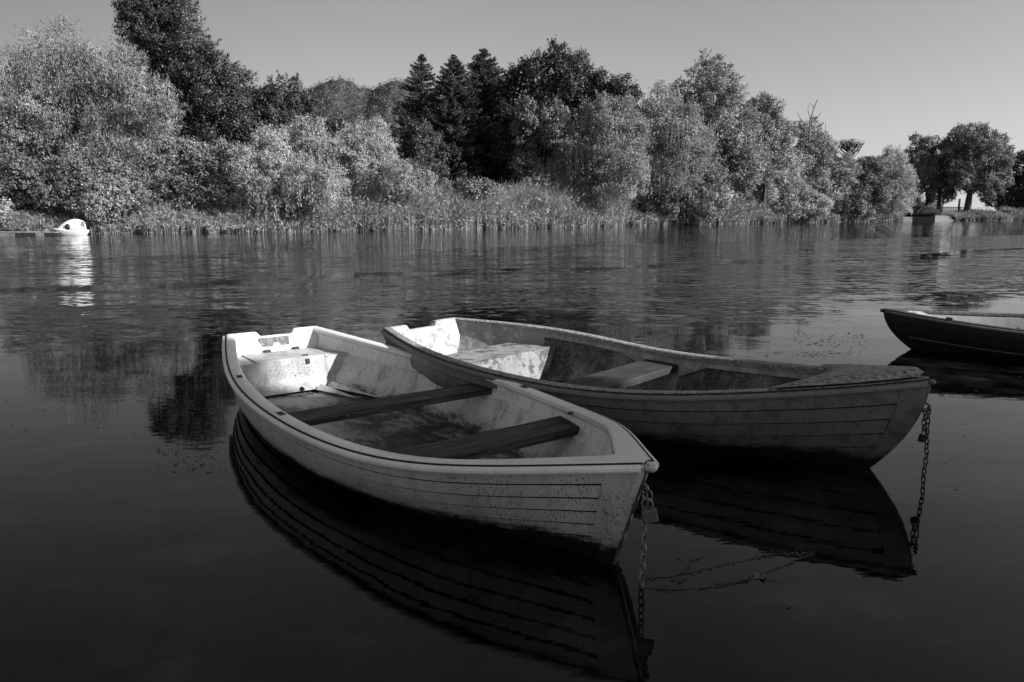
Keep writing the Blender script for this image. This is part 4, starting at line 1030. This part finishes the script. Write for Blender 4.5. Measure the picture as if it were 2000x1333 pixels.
chain('short second strand of chain beside the thin dark one on the bow ring', [e2 + Vector((-.022, 0, -.01)), e2 + Vector((-.024, 0, -.07)), e2 + Vector((-.022, 0, -.11))], .0205, .0105, .0038)
padlock(e2 + Vector((-.022, -.01, -.14)), 'slim black padlock hanging from the thin dark chain', .95, rz=.4, tilt=.25, mat=M_dark)
M_metal = M_chain_sv

# --- boat three: black hull at the right edge ----------------------------------
M_black_out = mat_gelcoat('black_paint_outside', .025, .01, speck=.3, rough=.4, streak=.2)
def black_boat():
    H = Hull(4.75, [.52, .86, .91, .78, .51, .215], [.43, .37, .35, .37, .47], .93, 2.0, [-.03, -.14, -.17, -.13, -.10])
    bow = onz(1728, 603, .47)
    ang = R(166)
    root = empty('rowing_boat', (bow.x - H.L * math.cos(ang), bow.y - H.L * math.sin(ang), 0), ang, label='black hulled boat cut off by the right edge, its bow pointing away', cat='boat', group='moored rowing boats')
    hull_shell(H, [.05, .2, .4, .6, .8, 1.0], .010, 'hull', M_black_out, root)
    inner = lambda t: max(0, H.b(t) - .075) * (1 if t < .93 else max(0, 1 - (t - .93) / .04))
    cap_strip(H, inner, 'gunwale', mat_rough('dark_flaking_rail', .012, .09, 18, ramp_=(.45, .7)), root, drop=.03)
    rub_rail(H, 'rub_rail', mat_plain('grey_rail', .12, .5), root, r=.016, out=.018, dz=.03)
    for sd_ in (1, -1):
        g = MB(); g.tube([tuple(H.pt(t, .52, sd_, .008)) for t in TS if t < .97], .007, 6); g.build('moulding', mat_plain('pale_line', .10, .6), root)
    stem_piece(H, M_black_out, root, w=.018, tipr=.024)
    transom(H, M_black_out, root, (-.15, .15), .07)
    ts = list(np.linspace(.006, .93, 80)); yi = lambda t, z: max(0, H.yz(t, z) - .04); zf = lambda t: H.k(t) + .1
    g = MB(); mp = mat_rough('black_flaking_paint', .012, .55, 7, ramp_=(.63, .66))
    for sd_ in (1, -1):
        rows = []
        for f in (0, .12, .4, .7, 1):
            rows.append([(H.xz(t, H.z(t) - .02 + (zf(t) - H.z(t) + .02) * f), sd_ * (inner(t) if f == 0 else yi(t, H.z(t) - .02 + (zf(t) - H.z(t) + .02) * f)), H.z(t) - .02 + (zf(t) - H.z(t) + .02) * f) for t in ts])
        rows.append([(H.xz(t, zf(t)), 0, zf(t)) for t in ts]); g.grid(rows, flip=(sd_ == 1))
    g.build('inner_side', mp, root, ang=30)
    # side benches, their inner faces light grey
    M_pan = mat_gelcoat('light_grey_bench', .24, .08, speck=1.0, rough=.5)
    for sd_ in (-1,):
        g = MB(); X = np.linspace(.60, .885, 10)
        y0 = [H.b(t) - .16 - .0 for t in X]; zt = [H.z(t) - .04 for t in X]
        g.grid([[(H.L * t, sd_ * (H.b(t) - .075), z) for t, z in zip(X, zt)], [(H.L * t, sd_ * y, z) for t, y, z in zip(X, y0, zt)], [(H.L * t, sd_ * (y - .02), z - .22) for t, y, z in zip(X, y0, zt)]], flip=(sd_ == 1))
        t = X[0]; g.face([(H.L * t, sd_ * (H.b(t) - .075), zt[0]), (H.L * t, sd_ * y0[0], zt[0]), (H.L * t, sd_ * (y0[0] - .02), zt[0] - .22), (H.L * t, sd_ * (H.b(t) - .1), zt[0] - .22)])
        g.build('side_bench', M_pan, root, ang=30)
        g = MB(); g.box((H.L * .62, sd_ * (H.b(.62) - .15), H.z(.62) - .01), (.05, .05, .07)); g.build('rowlock_block', M_pan, root, smooth=False, bevel=.006)
    g = MB(); P = []
    for k in np.linspace(-1, 1, 9):
        P.append([(H.x(t, 0), k * max(0, H.b(t) - .08), H.z(t) - .012) for t in np.linspace(.9, .965, 6)])
    g.grid(P, flip=True); g.grid([[(H.L * .9, k * (H.b(.9) - .08), H.z(.9) - .012 - d) for k in (-1, 0, 1)] for d in (0, .2)])
    g.build('bow_seat', M_white2, root, ang=40)
    g = MB(); t = .88; g.box((H.x(t, 0), H.b(t) - .04, H.z(t) + .012), (.07, .035, .025), rot=-.5); g.build('cleat', M_rust, root, smooth=False, bevel=.008)
    g = MB(); g.box((H.L * .6, 0, .26), (.28, 1.3, .04)); g.build('thwart', M_bench2, root, smooth=False)
black_boat()

# ------------------------------------------------------------------ floating weed and leaves
def strand(pts, n, spread=.02):
    V = []
    P = [onz(x, y, .003) for x, y in pts]
    g = MB(); g.tube(P, .0014, 4)
    for i in range(len(P) - 1):
        for _ in range(n):
            p = P[i].lerp(P[i + 1], random.random()) + Vector((random.gauss(0, spread), random.gauss(0, spread), random.uniform(.001, .006)))
            V.append(p)
    return g, V
def weeds():
    G = MB(); C = []
    for pts, n, s in (([(1256,1130),(1300,1126),(1350,1118),(1400,1106),(1460,1092),(1510,1084),(1560,1082)], 16, .008), ([(1258,1147),(1310,1152),(1370,1148),(1420,1142),(1455,1133),(1490,1118),(1530,1105),(1560,1092),(1592,1084)], 12, .007),
                      ([(1330,1122),(1342,1108),(1352,1094),(1382,1084)], 5, .004), ([(1480,1086),(1520,1082),(1560,1086),(1580,1078)], 18, .015), ([(1395,1140),(1440,1138),(1470,1130)], 12, .006), ([(1310,1133),(1330,1136),(1345,1125)], 5, .004)):
        g, V = strand(pts, n, s); b = len(G.v); G.v += g.v; G.f += [tuple(i + b for i in f) for f in g.f]; C += V
    for (x0, y0, sx, sy, n) in ((1580,692,45,6,90), (1640,690,40,5,40), (1500,690,30,4,25), (1590,668,70,8,60), (1650,655,50,6,40), (1560,655,40,8,20), (1900,760,70,20,6), (1650,675,60,8,30), (380,900,50,14,60), (330,880,40,12,24), (430,870,30,20,24), (400,915,40,8,20)):
        for _ in range(n):
            C.append(onz(random.gauss(x0, sx * .6), random.gauss(y0, sy * .6), random.uniform(.002, .008)))
    for _ in range(260):
        C.append(Vector((random.uniform(-5, 6), random.uniform(1.9, 9), .003)))
    C = np.array([tuple(c) for c in C]); V = leaf_quads(C, rng.uniform(.008, .032, len(C)) * np.clip(C[:, 1] / 4.5, .6, 2), up=6, aspect=.4)
    V[:, 2] = np.clip(V[:, 2], .002, .02)
    b = len(G.v); G.v += [tuple(v) for v in V]; G.f += [tuple(b + 4 * i + k for k in range(4)) for i in range(len(C))]
    o = G.build('floating_weed', mat_rough('water_weed', .015, .07, 9, bd=.001), smooth=False)
    tag(o, 'thin strands and scraps of dark weed floating on the water', 'weed', kind='stuff')
weeds()
def leaf(px, py, s, rz, label):
    c = onz(px, py, .006); g = MB(); pts = []
    R_ = [1, .45, .9, .4, .8, .42, .3, .42, .8, .4, .9, .45]
    for i, r in enumerate(R_):
        a = 2 * math.pi * i / 12; pts.append((math.cos(a) * r * s, math.sin(a) * r * s * .8, .006 * math.sin(i * 1.9)))
    for i in range(12): g.face([(0, 0, .004), pts[i], pts[(i + 1) % 12]])
    g.tube([(0, 0, .004), (-s * 1.6, -s * .3, .001)], .0015, 4)
    o = g.build('fallen_leaf', mat_plain('dry_leaf_' + str(px), .10, .6), loc=c, smooth=False); o.rotation_euler = (0, 0, rz)
    tag(o, label, 'leaf', 'dry leaves floating on the water')
leaf(1485, 1126, .055, 2.6, 'pale curled leaf caught in the floating weed strands')
leaf(1540, 1182, .016, 1, 'tiny pale leaf floating alone below the weed strands')

# ------------------------------------------------------------------ trees of the near bank (behind the camera) that shade the boats
NB = mat_leaf('near_bank_leaves', .14)
def shade_tree(x, y, h, r, label):
    root = empty('lime_tree', (x, y, .5), label=label, cat='tree', group='trees along the near quay')
    k = 16000; C = []
    for _ in range(14):
        d = rng.normal(0, 1, 3); d /= np.linalg.norm(d); c = np.array([0, 0, h * .56]) + d * np.array([r * .55, r * .5, h * .26]) ; rr = r * rng.uniform(.35, .55)
        q = rng.normal(0, 1, (k // 14, 3)); q /= np.linalg.norm(q, axis=1, keepdims=True); C.append(c + q * rr * rng.random((len(q), 1)) ** .4)
    C = np.concatenate(C); C = C[C[:, 2] < h - .5 + 0 * C[:, 2]]
    link('crown', quadmesh('crown', leaf_quads(C, rng.uniform(.35, .6, len(C)), aspect=.9), len(C)), NB, root)
    g = MB(); g.tube([(0, 0, -.4), (.1, 0, h * .3), (0, .1, h * .6)], [.3, .24, .1], 8); g.build('trunk', M_bark, root)
SHX = [12.5, 16.5, 20.5, 25, 30, 36, 43]
for i, x in enumerate(SHX):
    shade_tree(x, -1.6 - .02 * x, 12.5, 3.7, 'lime tree on the near quay out of view to the right, number %s along' % ['one', 'two', 'three', 'four', 'five', 'six', 'seven', 'eight', 'nine'][i])
